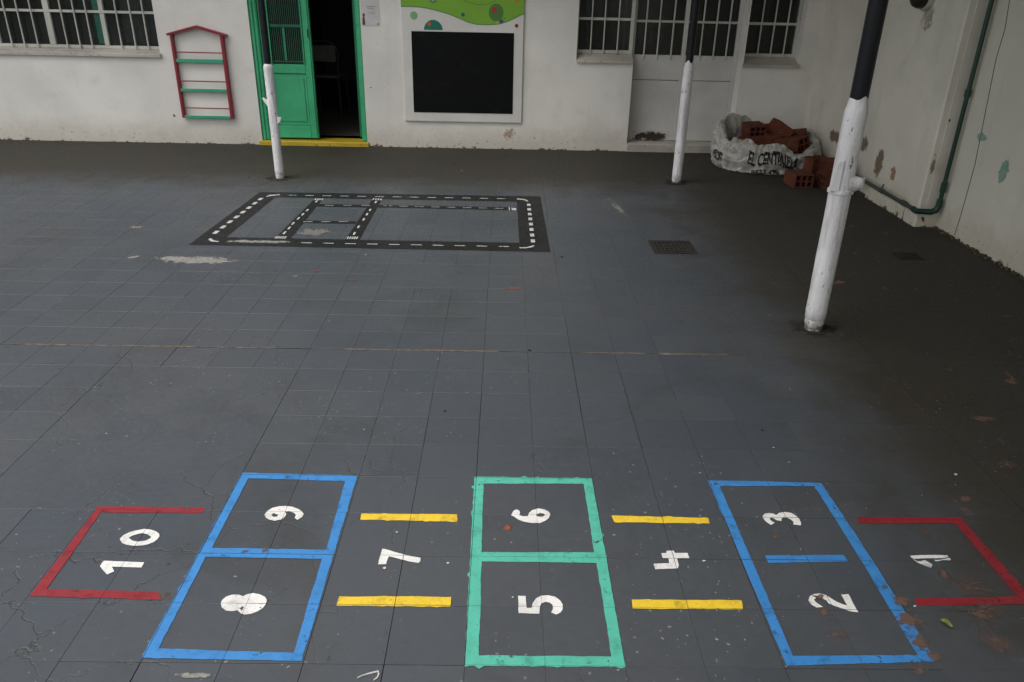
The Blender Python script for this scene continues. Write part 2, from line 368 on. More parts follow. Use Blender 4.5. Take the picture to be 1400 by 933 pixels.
# ------------------------------------------------------------------ floor: joints, tiles, slabs
T = .2
X0, X1, Y0, Y1 = -28, 9, -5, 22          # tile field in tile steps
fl = MB(); fl.add([(-80,-80,-.009),(80,-80,-.009),(80,80,-.009),(-80,80,-.009)], [(0,1,2,3)])
floor = fl.build('floor', M['grout'], kind='structure')
# width of each joint line, mm: some are open, most are almost filled with paint
jx = {k: random.choice((.5, .7, .9, 1.1)) for k in range(X0, X1+1)}; jy = {k: random.choice((.5, .7, .9, 1.1)) for k in range(Y0, Y1+1)}
for k in (-4, 3, 4, 2, 0): jx[k] = 1.25
for k in (-4, -2, 0, 2): jy[k] = 1.15
jy[5] = 3.5
SLABS = [(-8, -4, -1, 4), (-19, -16, 7, 9), (-3, 0, 9, 11), (4, 6, 8, 11), (-12, -9, 12, 14), (1, 4, 13, 16)]      # places mended with one big slab
def in_slab(i, j):
    for s in SLABS:
        if s[0] <= i < s[1] and s[2] <= j < s[3]: return s
cells = []; done = set()
def open_(w, x, y):
    '''half-width of the joint at a spot: paint has closed most of them, more so far from the painted course'''
    o = noise.noise((x*1.3, y*1.3, 4.))+.6*noise.noise((x*4, y*4, 8.))
    if w > 3: return (w*random.uniform(.6, 1.15) if -3.4 < x < 1.3 else .4)/1000
    k = max(.25, min(1, .62+o*.9)); f = 1 if y < 1.01 else max(.35, .75-.12*(y-1))
    if x < -1.6: f *= random.choice((.2, .6, 1.6))
    if x > 1.2: f *= .6
    return max(.12, .82*w*k*f*random.uniform(.6, 1.3))/1000
for j in range(Y0, Y1):
    for i in range(X0, X1):
        s = in_slab(i, j)
        if s:
            if s in done: continue
            done.add(s); a, b, c, d = s
        else: a, b, c, d = i, i+1, j, j+1
        xm, ym = (a+b)/2*T, (c+d)/2*T
        r5 = lambda v: round(v*2e4)/2e4
        cells.append([a*T+r5(open_(jx[a], a*T, ym)), b*T-r5(open_(jx[b], b*T, ym)), c*T+r5(open_(jy[c], xm, c*T)), d*T-r5(open_(jy[d], xm, d*T))])
def tile_geo(m, w, h, cx=0, cy=0, z=0, tx=0, ty=0, ch=.0007):
    """slab with a worn, chamfered rim"""
    vs = []
    for (ins, zz) in ((0, -.012), (0, -ch), (ch, 0)):
        for (sx, sy) in ((-1,-1),(1,-1),(1,1),(-1,1)):
            x = sx*(w/2-ins); y = sy*(h/2-ins); vs.append((cx+x, cy+y, z+zz+x*tx+y*ty))
    fs = [(8,9,10,11)]
    for r in (0, 4):
        for k in range(4): fs.append((r+k, r+(k+1) % 4, r+4+(k+1) % 4, r+4+k))
    m.add(vs, fs)
def vis(c):
    p = project(((c[0]+c[1])/2, (c[2]+c[3])/2, 0))
    if not p or not (-40 < p[0] < 1440 and -20 < p[1] < 990): return 1e3
    return (Vector(((c[0]+c[1])/2, (c[2]+c[3])/2, 0))-CAM).length
order = sorted(range(len(cells)), key=lambda k: vis(cells[k]))
cache = {}; far = MB()
for n, k in enumerate(order):
    a, b, c, d = cells[k]; z = random.uniform(-.0003, .0003); tx, ty = random.gauss(0, .0009), random.gauss(0, .0009)
    if n < 300:
        key = (round(b-a, 4), round(d-c, 4))
        if key not in cache:
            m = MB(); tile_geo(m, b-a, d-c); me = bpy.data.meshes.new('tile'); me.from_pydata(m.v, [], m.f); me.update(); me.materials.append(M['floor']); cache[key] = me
        o = bpy.data.objects.new('tile', cache[key]); COL.objects.link(o); o.parent = floor
        o.location = ((a+b)/2, (c+d)/2, z); o.rotation_euler = (ty, -tx, 0)
    else: tile_geo(far, b-a, d-c, (a+b)/2, (c+d)/2, z, tx, ty)
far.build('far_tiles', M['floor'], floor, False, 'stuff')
XA, XB, YA, YB = X0*T, X1*T, Y0*T, Y1*T
slab_rects = [(XB+.003, 8, -12, YB-.003), (XA, 8, YB+.003, 12), (-40, XA-.003, -12, 12), (XA, XB, -12, YA-.003)]
for r in slab_rects:
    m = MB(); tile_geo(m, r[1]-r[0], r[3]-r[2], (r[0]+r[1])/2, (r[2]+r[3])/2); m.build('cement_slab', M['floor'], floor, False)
for a_, b_ in ((-3.3, -2.2), (-2.15, -1.3), (-1.25, .75), (.78, 1.5)):
    m = MB(); n = int((b_-a_)/.012); lo = []; hi = []
    for k in range(n+1):
        x = a_+(b_-a_)*k/n; yc = 1.0+.004*noise.noise((x*4, 7, 0)); w = .0040+.0055*max(0, noise.noise((x*3.1, 2, 5))+.35)+.0035*abs(noise.noise((x*38, 1, 3)))
        w *= .15 if noise.noise((x*1.9, 4, 1)) < -.18 else 1; w *= min(1, 6*(x-a_)/.3+.1, 6*(b_-x)/.3+.1); lo.append((x, yc-w, .0009)); hi.append((x, yc+w*.9, .0009))
    m.add(lo+hi, [(k, k+1, n+2+k, n+1+k) for k in range(n)]); m.build('expansion_joint', M['tan_joint'], floor, False)

# ------------------------------------------------------------------ flat shapes painted on the floor
ALL = cells+[list(r) for r in slab_rects]
def clip_rect(poly, r):
    for ax, lim, sg in ((0, r[0], 1), (0, r[1], -1), (1, r[2], 1), (1, r[3], -1)):
        out = []
        for i, p in enumerate(poly):
            q = poly[(i+1) % len(poly)]; dp = (p[ax]-lim)*sg; dq = (q[ax]-lim)*sg
            if dp >= 0: out.append(p)
            if (dp > 0 > dq) or (dp < 0 < dq):
                t = dp/(dp-dq); out.append((p[0]+(q[0]-p[0])*t, p[1]+(q[1]-p[1])*t))
        poly = out
        if len(poly) < 3: return []
    return poly
def rough(loop, amp=.0018, step=.012, bleed=0., seed=0):
    """densify a 2-D outline and let it wander as a hand-pulled paint edge does"""
    out = []
    for i, p in enumerate(loop):
        q = loop[(i+1) % len(loop)]; L = math.hypot(q[0]-p[0], q[1]-p[1]); n = max(1, int(L/step))
        nx, ny = ((q[1]-p[1])/L, -(q[0]-p[0])/L) if L > 0 else (0, 0)
        for k in range(n):
            t = k/n; x = p[0]+(q[0]-p[0])*t; y = p[1]+(q[1]-p[1])*t
            d = noise.noise((x*45+seed, y*45, 3.3+seed))*amp + noise.noise((x*9, y*9, seed))*amp*.7
            if bleed: d += max(0, noise.noise((x*70, y*70, 9+seed))-.22)*bleed*(1 if noise.noise((x*6, y*6, 2)) > -.1 else .2)
            out.append((x+nx*d, y+ny*d))
    return out
def area(l): return sum(l[i][0]*l[(i+1) % len(l)][1]-l[(i+1) % len(l)][0]*l[i][1] for i in range(len(l)))/2
def flat(name, mat, parent, loops, z=.0015, amp=.0018, bleed=0., label=None, gap=.0002):
    """sheet of paint from outlines (first one outer, others holes), broken where the tile joints run"""
    LL = []
    for i, l in enumerate(loops):
        l = list(l)
        if (area(l) < 0): l.reverse()
        l = rough(l, amp, .012, bleed if i == 0 else 0, random.random()*9)
        if i: l.reverse()
        LL.append([Vector((x, y, 0)) for x, y in l])
    flatv = [v for l in LL for v in l]; tris = tessellate_polygon(LL); m = MB()
    for t in tris:
        tri = [(flatv[i].x, flatv[i].y) for i in t]
        ax, bx = min(p[0] for p in tri), max(p[0] for p in tri); ay, by = min(p[1] for p in tri), max(p[1] for p in tri)
        if area(tri) == 0: continue
        for r in ALL:
            if r[0] > bx or r[1] < ax or r[2] > by or r[3] < ay: continue
            pl = clip_rect(tri, (r[0]+gap, r[1]-gap, r[2]+gap, r[3]-gap))
            if len(pl) >= 3 and abs(area(pl)) > 1e-9: m.add([(x, y, z) for x, y in pl], [tuple(range(len(pl)))])
    return m.build(name, mat, parent, False, label=label)
def G2(l): return [tuple(gd(*p)[:2]) for p in l]
def Z(l, ox, oy, s): return G2([(ox+x/s, oy+y/s) for x, y in l])

hop = thing('hopscotch', 'painted hopscotch course numbered 1 to 10 across the grey floor', 'floor marking', tuple(gd(740, 780)))
BL = [(331,646.8),(488.6,651.2),(412.5,904.5),(194,900)]
flat('square_outline', M['blue'], hop, [G2(BL), G2([(339.3,654.5),(471.8,658.6),(446,752.5),(290,749.8)]), G2([(281.6,761.9),(440,764.9),(401.4,893.4),(216.9,887.4)])], bleed=.012, label='bright blue outline of squares 8 and 9')
flat('square_outline', M['teal'], hop, [G2([(648.6,652.5),(809,654.5),(855.3,912.5),(635.2,911)]), G2([(661.4,662),(798,662),(812.4,755.9),(658,755.9)]), G2([(658.7,768.3),(815.7,770.3),(835.9,898.4),(654.7,896.7)])], bleed=.030, label='teal outline of squares 5 and 6')
flat('square_outline', M['blue'], hop, [G2([(967.4,656.9),(1122.7,661),(1191,764),(1280,905),(1075.7,911)]), G2([(984,665.3),(1113.3,665.3),(1178,768),(1254,896),(1084,897.7)])], bleed=.008, label='blue outline of squares 2 and 3, worn at one corner')
flat('divider_bar', M['blue'], hop, [G2([(1045.5,760.2),(1152.9,759.2),(1159.6,768.3),(1050.6,770.3)])], label='blue bar between squares 2 and 3')
flat('square_outline', M['redm'], hop, [G2([(134,693),(280,694.5),(278.5,702),(138.3,701.5),(63.8,806),(214.8,809.6),(221.5,821),(40.3,815.6)])], bleed=.008, label='red open outline of square 10')
flat('square_outline', M['redm'], hop, [G2([(1172,708),(1313,708),(1418,826.5),(1254,828.7),(1249,819),(1391,816.3),(1305.6,716.3),(1175,716)])], bleed=.006, label='dark red open outline of square 1')
for q, lb in (([(493.7,702.9),(625,703.9),(624.6,714),(492.7,711.2)], 'short yellow bar above 7'), ([(463.5,816),(616.8,817),(616,830),(460,828.7)], 'long yellow bar below 7'),
              ([(835.9,705.5),(968.4,709),(970,716.3),(840,714.6)], 'short yellow bar above 4'), ([(863.4,820.3),(1013.7,821.3),(1016,833.7),(865,833)], 'long yellow bar below 4')):
    flat('side_bar', M['yel'], hop, [G2(q)], bleed=.010, label=lb)
NUM = [
 ('1', 1220, 740, 14, [[(335,290),(400,285),(550,278),(740,275),(1050,278),(1070,315),(980,335),(770,335),(400,345),(365,325)]]),
 ('2', 1020, 680, 5.183, [[(443,735),(450,705),(480,690),(520,686),(565,697),(600,720),(640,745),(690,765),(715,770),(675,695),(725,690),(755,750),(793,820),(735,810),(680,790),(620,770),(585,755),(570,735),(530,715),(500,712),(480,730),(495,750),(545,782),(500,785),(462,765)]]),
 ('3', 1020, 680, 5.183, [[(118,140),(130,122),(160,115),(195,122),(212,130),(235,113),(275,107),(320,115),(355,135),(380,160),(390,185),(388,203),(335,198),(335,178),(315,160),(290,148),(262,145),(250,155),(250,172),(215,167),(195,150),(175,147),(165,158),(180,172),(203,185),(175,200),(145,180),(125,160)]]),
 ('4', 870, 730, 13.33, [[(550,320),(675,315),(705,358),(930,358),(965,452),(735,455),(755,490),(775,590),(755,640),(345,655),(310,555),(600,545),(585,458),(480,452),(455,360),(548,358)]]),
 ('5', 680, 680, 5.183, [[(147,702),(200,703),(207,788),(243,788),(250,755),(275,720),(310,702),(360,698),(410,710),(445,735),(463,765),(462,800),(445,822),(415,835),(380,820),(395,790),(390,765),(370,750),(340,745),(312,755),(300,780),(300,830),(150,825)]]),
 ('6', 680, 680, 5.183, [[(98,130),(115,100),(135,90),(155,98),(160,115),(155,128),(175,138),(215,138),(225,115),(245,95),(290,82),(335,90),(365,105),(375,125),(365,150),(340,170),(300,186),(240,186),(190,178),(150,162),(125,145)], [(272,128),(300,115),(330,120),(338,130),(320,142),(285,140)]]),
 ('7', 490, 730, 12.727, [[(415,270),(460,272),(700,345),(930,400),(1080,425),(1082,480),(1050,518),(880,490),(530,400),(495,480),(480,535),(345,540),(355,470),(385,370)]]),
 ('8', 290, 680, 5.486, [[(65,800),(75,775),(105,750),(150,735),(200,735),(232,748),(260,733),(310,723),(360,733),(398,752),(412,775),(403,805),(380,835),(340,860),(290,878),(245,884),(215,875),(190,852),(150,860),(105,853),(75,830)], [(207,840),(228,822),(240,828),(224,856)]]),
 ('9', 290, 680, 5.486, [[(393,135),(410,110),(450,85),(500,72),(550,70),(600,75),(645,90),(675,110),(688,130),(675,152),(640,174),(620,158),(628,135),(610,118),(575,108),(548,112),(557,130),(545,150),(520,170),(470,180),(430,172),(405,158)], [(445,138),(462,122),(480,130),(500,135),(485,150),(460,152)]]),
 ('10', 110, 700, 7.179, [[(388,270),(420,235),(480,205),(540,188),(625,173),(690,178),(740,195),(772,220),(775,245),(755,275),(715,303),(660,325),(600,337),(520,338),(450,328),(410,310)], [(475,262),(510,238),(600,213),(655,225),(697,250),(685,265),(640,287),(570,297),(515,290)]]),
]
for nm, ox, oy, s, lp in NUM:
    nu = flat('numeral', M['white'], hop, [Z(l, ox, oy, s) for l in lp], .0018, .0011, label='white painted numeral '+nm if nm != '10' else 'white painted zero of numeral 10')
    if nm == '1':
        flat('numeral_stroke', M['white'], nu, [Z([(380,345),(480,395),(570,400),(560,380),(630,375),(765,460),(735,520),(600,470),(500,430),(440,395)], ox, oy, s)], .0018, .001)
        flat('numeral_stroke', M['white'], nu, [Z([(800,365),(850,375),(975,355),(1080,325),(1120,355),(1090,380),(980,370),(860,392),(820,390)], ox, oy, s)], .0018, .001)
    if nm == '10':
        flat('numeral', M['white'], hop, [Z([(235,485),(628,500),(600,552),(310,543),(330,590),(262,620),(225,580),(195,537),(215,503)], ox, oy, s)], .0018, .0011, label='white painted one of numeral 10')

# little road circuit painted for toy cars
A = lambda l: Z(l, 240, 230, 5.385)
B = lambda l: Z(l, 440, 240, 3.889)
trk = thing('toy_road', 'black painted toy road circuit with white dashes on the grey floor', 'floor marking', tuple(gd(505, 305)))
ring = flat('road_ring', M['road'], trk, [G2([(355.5,263),(738.5,269),(752.5,345),(258,335)]), G2([(376.5,270),(706.6,276),(710,332.5),(309.6,324.7)])], bleed=.01)
v1 = flat('cross_road', M['road'], trk, [G2([(431.8,270.9),(442.4,271),(397.8,326.2),(376.0,326)])], .0013)
v2 = flat('cross_road', M['road'], trk, [G2([(509.4,272.2),(522.5,272.4),(491.6,328.2),(472.6,327.8)])], .0013)
h1 = flat('lane', M['road'], trk, [G2([(427,279.0),(514,280.8),(514,284.2),(423.5,282.8)])], .0011)
h3 = flat('lane', M['road'], trk, [G2([(517,280.6),(706,284.0),(706,288.0),(515,283.9)])], .0011)
h2 = flat('lane', M['road'], trk, [G2([(406,301.5),(487,303.0),(486,306.8),(403,305.2)])], .0011)
def lerp(a, b, t): return (a[0]+(b[0]-a[0])*t, a[1]+(b[1]-a[1])*t)
def dash(parent, cx, cy, L, w, ang):
    c, s = math.cos(ang), math.sin(ang)
    pts = [(cx+a*c-b*s, cy+a*s+b*c) for a, b in ((-L/2,-w/2),(L/2,-w/2),(L/2,w/2),(-L/2,w/2))]
    flat('dash', M['dash'], parent, [pts], .0020, .0006)
def dashes(parent, p, q, n, L=.068, w=.0115):
    p, q = G2([p, q]); ang = math.atan2(q[1]-p[1], q[0]-p[0])
    for k in range(n): c = lerp(p, q, k/(n-1) if n > 1 else .5); dash(parent, c[0], c[1], L, w, ang)
dashes(ring, (399.2,267.4), (685.2,272.1), 13)
dashes(ring, (419.2,332.6), (688.6,337.6), 10)
dashes(ring, (356,272.7), (295.3,318.2), 8, .066, .028)
dashes(ring, (722.8,280.6), (728.5,330), 8, .066, .027)
for q in (Z([(665,213),(690,200),(768,195),(768,201),(700,207),(672,214)], 240, 230, 5.385), Z([(243,525),(262,518),(280,535),(318,540),(318,546),(270,544),(248,535)], 240, 230, 5.385),
          B([(1037,124),(1070,126),(1092,133),(1100,140),(1090,140),(1070,131),(1037,129)]), B([(1120,375),(1132,373),(1120,383),(1085,389),(1050,389),(1050,384),(1085,384)])):
    flat('corner_line', M['dash'], ring, [q], .0020, .0004)
for c in A([(1037,248),(970,312),(937,342),(905,372),(865,410),(837,443),(803,478)]): dash(v1, c[0], c[1], .060, .013, R(90))
for c in B([(287,143),(257,185),(240,208),(223,235),(195,275),(173,310)]): dash(v2, c[0], c[1], .060, .013, R(92))
for par, p, q, n in ((h1, (450.4,281.4), (500,281.4), 3), (h3, (530,282), (682,285.5), 8), (h2, (421,303.7), (469.5,303.6), 3)): dashes(par, p, q, n, .064, .008)
for par, l, n in ((v1, A([(1025,238),(1085,226)]), 4), (v1, A([(735,518),(815,506)]), 5), (v2, B([(272,131),(316,126)]), 4), (v2, B([(136,337),(190,330)]), 5)):
    p, q = l
    for k in range(n):
        c = lerp(p, q, k/(n-1)); dash(par, c[0], (p[1]+q[1])/2, .0095, .05, 0)
flat('dash', M['dash'], h3, [B([(993,172),(1000,172),(1000,187),(995,187)])], .0020, .0003); flat('dash', M['dash'], h3, [B([(1008,174),(1033,175),(1035,187),(1010,187)])], .0020, .0003)

def patch(name, mat, parent, c, rx, ry, z, ang=0., normal='z'):
    """ragged stain: a small sheet with uv 0..1, cut to shape by its material"""
    n = 8; me = bpy.data.meshes.new(name); vs = []; fs = []
    for j in range(n+1):
        for i in range(n+1):
            a = (i/n-.5)*2*rx; b = (j/n-.5)*2*ry; x = a*math.cos(ang)-b*math.sin(ang); y = a*math.sin(ang)+b*math.cos(ang)
            vs.append((x, y, 0) if normal == 'z' else ((0, x, y) if normal == 'x' else (x, 0, y)))
    for j in range(n):
        for i in range(n): fs.append((j*(n+1)+i, j*(n+1)+i+1, (j+1)*(n+1)+i+1, (j+1)*(n+1)+i))
    me.from_pydata(vs, [], fs); me.update(); uv = me.uv_layers.new()
    for lp in me.loops: uv.data[lp.index].uv = ((lp.vertex_index % (n+1))/n, (lp.vertex_index//(n+1))/n)
    me.materials.append(mat); o = bpy.data.objects.new(name, me); COL.objects.link(o); o.parent = parent
    p = Vector(c)-ORIGIN.get(parent.name, Vector()); o.location = (p.x, p.y, p.z+z) if normal == 'z' else (p.x, p.y, p.z); return o
ORIGIN['floor'] = Vector()
ZK = 0
for (px, py, rx, ry, k, z, an) in (
        (274, 356, .36, .12, 'pale', .0009, 0), (240, 354, .20, .08, 'pale', .0009, 0), (430, 318, .16, .13, 'bare', .0009, 0), (350, 331, .36, .05, 'pale', .0024, 0), (182, 352, .07, .03, 'pale', .0009, .6), (187,311,.08,.04,'tan',.0009,0),
        (1345, 573, .14, .05, 'brown', .0009, 0), (1378, 635, .13, .11, 'scab', .0009, .5), (1232, 822, .05, .055, 'brown', .0024, .2), (1245, 850, .07, .075, 'brown', .0024, 0), (1258, 880, .06, .07, 'brown', .0024, 0), (1210, 803, .02, .022, 'brown', .0024, 0), (1277, 899, .05, .035, 'brown', .0024, 0), (1255,915,.05,.03,'brown',.0009,0),
        (1330, 805, .15, .17, 'scab', .0024, .4), (1352, 835, .12, .10, 'scab', .0024, .4), (1365, 880, .17, .14, 'scab', .0009, -.5), (1265, 728, .06, .06, 'scab', .0009, 0), (1290, 785, .03, .06, 'brown', .0009, 0), (1340,840,.07,.05,'brown',.0009,0), (1120, 817, .045, .022, 'brown', .0024, 0), (1126, 838, .035, .05, 'brown', .0009, .5), (1145, 868, .12, .07, 'scab', .0009, 0),
        (1060, 734, .018, .012, 'orange', .0009, 0), (694, 722, .03, .03, 'orange', .0009, .5), (405, 378, .045, .05, 'mint', .0009, 0), (432, 371, .05, .04, 'redp', .0009, 0), (628, 372, .06, .04, 'redp', .0009, 0), (480, 383, .12, .03, 'redp', .0009, 0),
        (700, 395, .15, .05, 'redp', .0009, 0), (335, 755, .025, .015, 'brown', .0024, 0), (362, 753, .02, .022, 'brown', .0024, 0), (203, 821, .05, .02, 'scab', .0024, 0), (225, 815, .07, .05, 'scab', .0009, 0), 
        (845, 285, .09, .62, 'scrape', .0009, .18), (270, 924, .08, .015, 'pale', .0009, 0)):
    ZK += .00002; patch('worn_patch', P[k], floor, gd(px, py), rx, ry, z+ZK, an)
chalk = G2([(489,928),(495,925),(503,922.5),(511,920.5),(517,919),(518,923),(516,927.5),(511,931)])
m = MB(); m.tube([(x, y, .0025) for x, y in chalk], .0022, 5); m.build('chalk_line', M['debris'], floor)

# ------------------------------------------------------------------ school building
WT = .30
sb = thing('school_building', 'white rendered school building with green door and barred windows', 'building', (-1.8, WALL_Y, 0))
LW = (-6.55, -3.265, .848); DR = (-2.372, -1.312); W1 = (.765, 1.322, .868); RC = (1.322, 2.385); W3 = (2.40, 2.935, .865); TOP = 2.35; H = 4.1
yb = WALL_Y+WT
m = MB()
def wb(x0, x1, z0, z1, y0=WALL_Y, y1=yb): m.box(x0, x1, y0, y1, z0, z1)
wb(-9, LW[0], -.02, H); wb(LW[0], LW[1], -.02, LW[2]); wb(LW[0], LW[1], TOP, H); wb(LW[1], DR[0], -.02, H); wb(DR[0], DR[1], TOP, H); wb(DR[1], W1[0], -.02, H)
wb(W1[0], W1[1], -.02, W1[2]); wb(W1[0], W1[1], TOP, H); wb(RC[0], RC[1], TOP, H); wb(RC[1], W3[0], -.02, H); wb(W3[0], W3[1], -.02, W3[2]); wb(W3[0], W3[1], TOP, H); wb(W3[1], 3.6, -.02, H)
wall = m.build('wall', M['wall'], sb, False)
# room behind, seen dark through the openings
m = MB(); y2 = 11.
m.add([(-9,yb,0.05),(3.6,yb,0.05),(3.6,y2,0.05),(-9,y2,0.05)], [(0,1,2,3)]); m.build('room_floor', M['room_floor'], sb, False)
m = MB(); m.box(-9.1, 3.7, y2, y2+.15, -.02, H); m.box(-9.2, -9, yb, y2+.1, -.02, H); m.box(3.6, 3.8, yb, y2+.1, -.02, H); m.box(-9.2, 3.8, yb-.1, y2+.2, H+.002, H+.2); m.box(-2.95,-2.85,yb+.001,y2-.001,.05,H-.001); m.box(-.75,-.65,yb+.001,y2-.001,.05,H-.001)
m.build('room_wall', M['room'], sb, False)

def window(x0, x1, zs, bars, mull, ybar, label, teal=(), rowz=None, extra_rows=()):
    """steel window: frame, security bars, panes"""
    yf = ybar+.035; f = MB(); fz0 = zs+.028
    f.bbox(x0, x1, yf-.02, yf+.02, fz0, fz0+.030); f.bbox(x0, x1, yf-.02, yf+.02, TOP-.04, TOP)
    for a in mull: f.bbox(a[0], a[1], yf-.022, yf+.022, fz0+.030, TOP-.04)
    w = f.build('window', M['white_iron'], sb, False, label=label)
    for b in bars:
        t = MB(); t.bbox(b-.0062, b+.0062, ybar-.007, ybar+.007, fz0-.004, TOP-.05, .003); t.build('bar', M['white_iron'], w, False)
    for rz in [rowz]+list(extra_rows):
        t = MB(); t.bbox(x0+.002, x1-.002, ybar+.0085, ybar+.0145, rz-.012, rz+.012, .002); t.build('crossbar', M['white_iron'], w, False)
    ed = sorted([x0]+[c for a in mull for c in a]+[x1]); i = 0
    zz = [fz0+.030, rowz, TOP-.04] if not extra_rows else [fz0+.03, rowz]+list(extra_rows)+[TOP-.04]
    gaps = [(ed[k], ed[k+1]) for k in range(0, len(ed)-1) if not any(abs(ed[k]-a[0]) < 1e-6 for a in mull)]
    for (a, b) in gaps:
        if b-a < .03: continue
        for z0, z1 in zip(zz[:-1], zz[1:]):
            t = MB(); t.box(a+.001, b-.001, yf+.004, yf+.008, z0+.001, z1-.001); t.build('pane', M['glass'], w, False)
    for (a, b, z0, z1) in teal:
        t = MB(); t.box(a, b, yf-.003, yf+.002, z0, z1); t.build('pane', M['teal_glass'], w, False, label='teal painted pane')
    return w
def sill(parent, x0, x1, zs, yin, ov=.03, lip=.030, rise=.028):
    t = MB(); y0 = WALL_Y-ov
    prof = [(y0, zs-lip), (y0, zs-.006), (y0+.008, zs), (WALL_Y+.0, zs+.004), (yin, zs+rise), (yin, zs+.001), (WALL_Y-.001, zs+.001), (WALL_Y-.001, zs-lip)]
    t.prism([(x0, y, z) for y, z in prof], (x1-x0, 0, 0)); return t.build('sill', M['sill'], parent, False)
# the left window: positions read at the bar plane
yb1 = WALL_Y+.10
def bx(px, py, Y=yb1): return wy(px, py, Y).x
s7 = 6.087
barsL = [bx(q/s7, 385/s7) for q in (105, 210, 320, 565, 670, 770, 1015, 1130, 1235)]
mulL = [(bx(415/s7, 63), bx(465/s7, 63)), (bx(870/s7, 63), bx(908/s7, 63)), (-6.5, -6.45), (-5.62, -5.56), (bx(-25/s7, 63), bx(8/s7, 63))]
stp = barsL[1]-barsL[0]; lim = mulL[4][0]
barsL += [lim-stp*k for k in (1, 2, 3)]+[lim-.06-stp*k for k in (4, 5, 6)]
wL = window(LW[0], LW[1], LW[2], barsL, mulL, yb1, 'wide barred window with white frame and dark panes', rowz=wy(700/s7, 97/s7, yb1).z, extra_rows=(1.58, 1.95),
            teal=[(bx(778/s7, 30), bx(868/s7, 30)-.005, .92, 1.7)])
sill(wL, LW[0], LW[1]+.012, LW[2], yb1+.02)
# right windows
def z4(x, y, ox=760): return (ox+x/4, y/4)
b1 = [bx(*z4(q, 280)) for q in (188, 258, 333)]
w1 = window(W1[0], W1[1]-.0, W1[2]+.03, b1, [(W1[0], W1[0]+.018), (bx(*z4(400, 290)), bx(*z4(400, 290))+.036)], yb1, 'small barred window beside the boarded doorway', rowz=wy(*z4(270, 105), yb1).z, extra_rows=(1.58, 1.95))
sill(w1, W1[0]+.004, W1[1]-.004, W1[2], yb1+.02, .025, .022, .058)
b3 = [bx(*z4(q, 310)) for q in (1100, 1170, 1240)]
w3 = window(W3[0], W3[1], W3[2]+.03, b3, [(W3[0], W3[0]+.03), (W3[1]-.035, W3[1])], yb1, 'small barred window in the corner above the rubble sack', rowz=wy(*z4(1190, 132), yb1).z, extra_rows=(1.58, 1.95))
sill(w3, W3[0]-.01, W3[1]+.01, W3[2], yb1+.02, .03, .028, .058)
# bricked-in doorway between them: glazed top, flush panels below, step
yr = WALL_Y+.17
rz1 = wy(*z4(560, 302), yr).z; rz2 = wy(*z4(560, 440), yr).z; mx0, mx1 = wy(*z4(690, 280), yr).x, wy(*z4(712, 280), yr).x
dz0 = .085
f = MB(); f.bbox(RC[0], RC[0]+.03, yr, yr+.05, dz0, TOP); f.bbox(RC[1]-.04, RC[1], yr, yr+.05, dz0, TOP); f.bbox(mx0, mx1, yr-.004, yr+.05, dz0, TOP); f.bbox(RC[0]+.03, RC[1]-.04, yr+.001, yr+.049, TOP-.05, TOP)
dd = f.build('glazed_door', M['recess'], sb, False, label='white blocked double doorway with barred glazing')
for (a, b) in ((RC[0]+.03, mx0), (mx1, RC[1]-.04)):
    t = MB(); t.bbox(a, b, yr+.006, yr+.046, rz2+.003, rz1, .003); t.build('panel', M['recess'], dd, False)
    t = MB(); t.bbox(a, b, yr+.008, yr+.046, dz0, rz2-.003, .003); t.build('panel', M['recess'], dd, False)
    t = MB(); t.box(a, b, yr+.03, yr+.034, rz1, TOP-.05); t.build('pane', M['glass'], dd, False)
    for rz in (wy(*z4(560, 118), yr).z, 1.58, 1.95):
        t = MB(); t.bbox(a, b, yr+.010, yr+.016, rz-.011, rz+.011, .002); t.build('crossbar', M['white_iron'], dd, False)
for q in (480, 552, 628, 787, 860, 929):
    b = wy(*z4(q, 300), yr).x; t = MB(); t.bbox(b-.007, b+.007, yr-.008, yr+.006, rz1-.04, TOP-.06, .003); t.build('bar', M['white_iron'], dd, False)
t = MB(); t.bbox(RC[0]-.0, RC[1], WALL_Y-.02, yr+.04, -.01, dz0-.004, .008); st_ = t.build('step', M['sill'], sb, False)
patch('mould_stain', P['mould'], dd, (1.58, yr-.006, .13), .30, .085, 0, 0, 'y')
# curtains behind the glass
def curtain(x, w, mat, z0=.92):
    t = MB(); t.grid(lambda u, v: (x+w*u, yb+.03+.025*math.sin(u*9+x*7)+.008*math.sin(u*23), z0+(2.3-z0)*v), 16, 1); t.build('curtain', mat, sb)
for x, w, k in ((.87, .06, 'curtain'), (1.20, .07, 'curtain'), (1.60, .05, 'curtain_teal'), (2.30, .05, 'curtain'), (2.62, .06, 'curtain'), (2.93, .05, 'curtain_teal'), (-3.72, .22, 'curtain'), (-3.52, .12, 'curtain'), (-4.05, .1, 'curtain')): curtain(x, w, M[k])

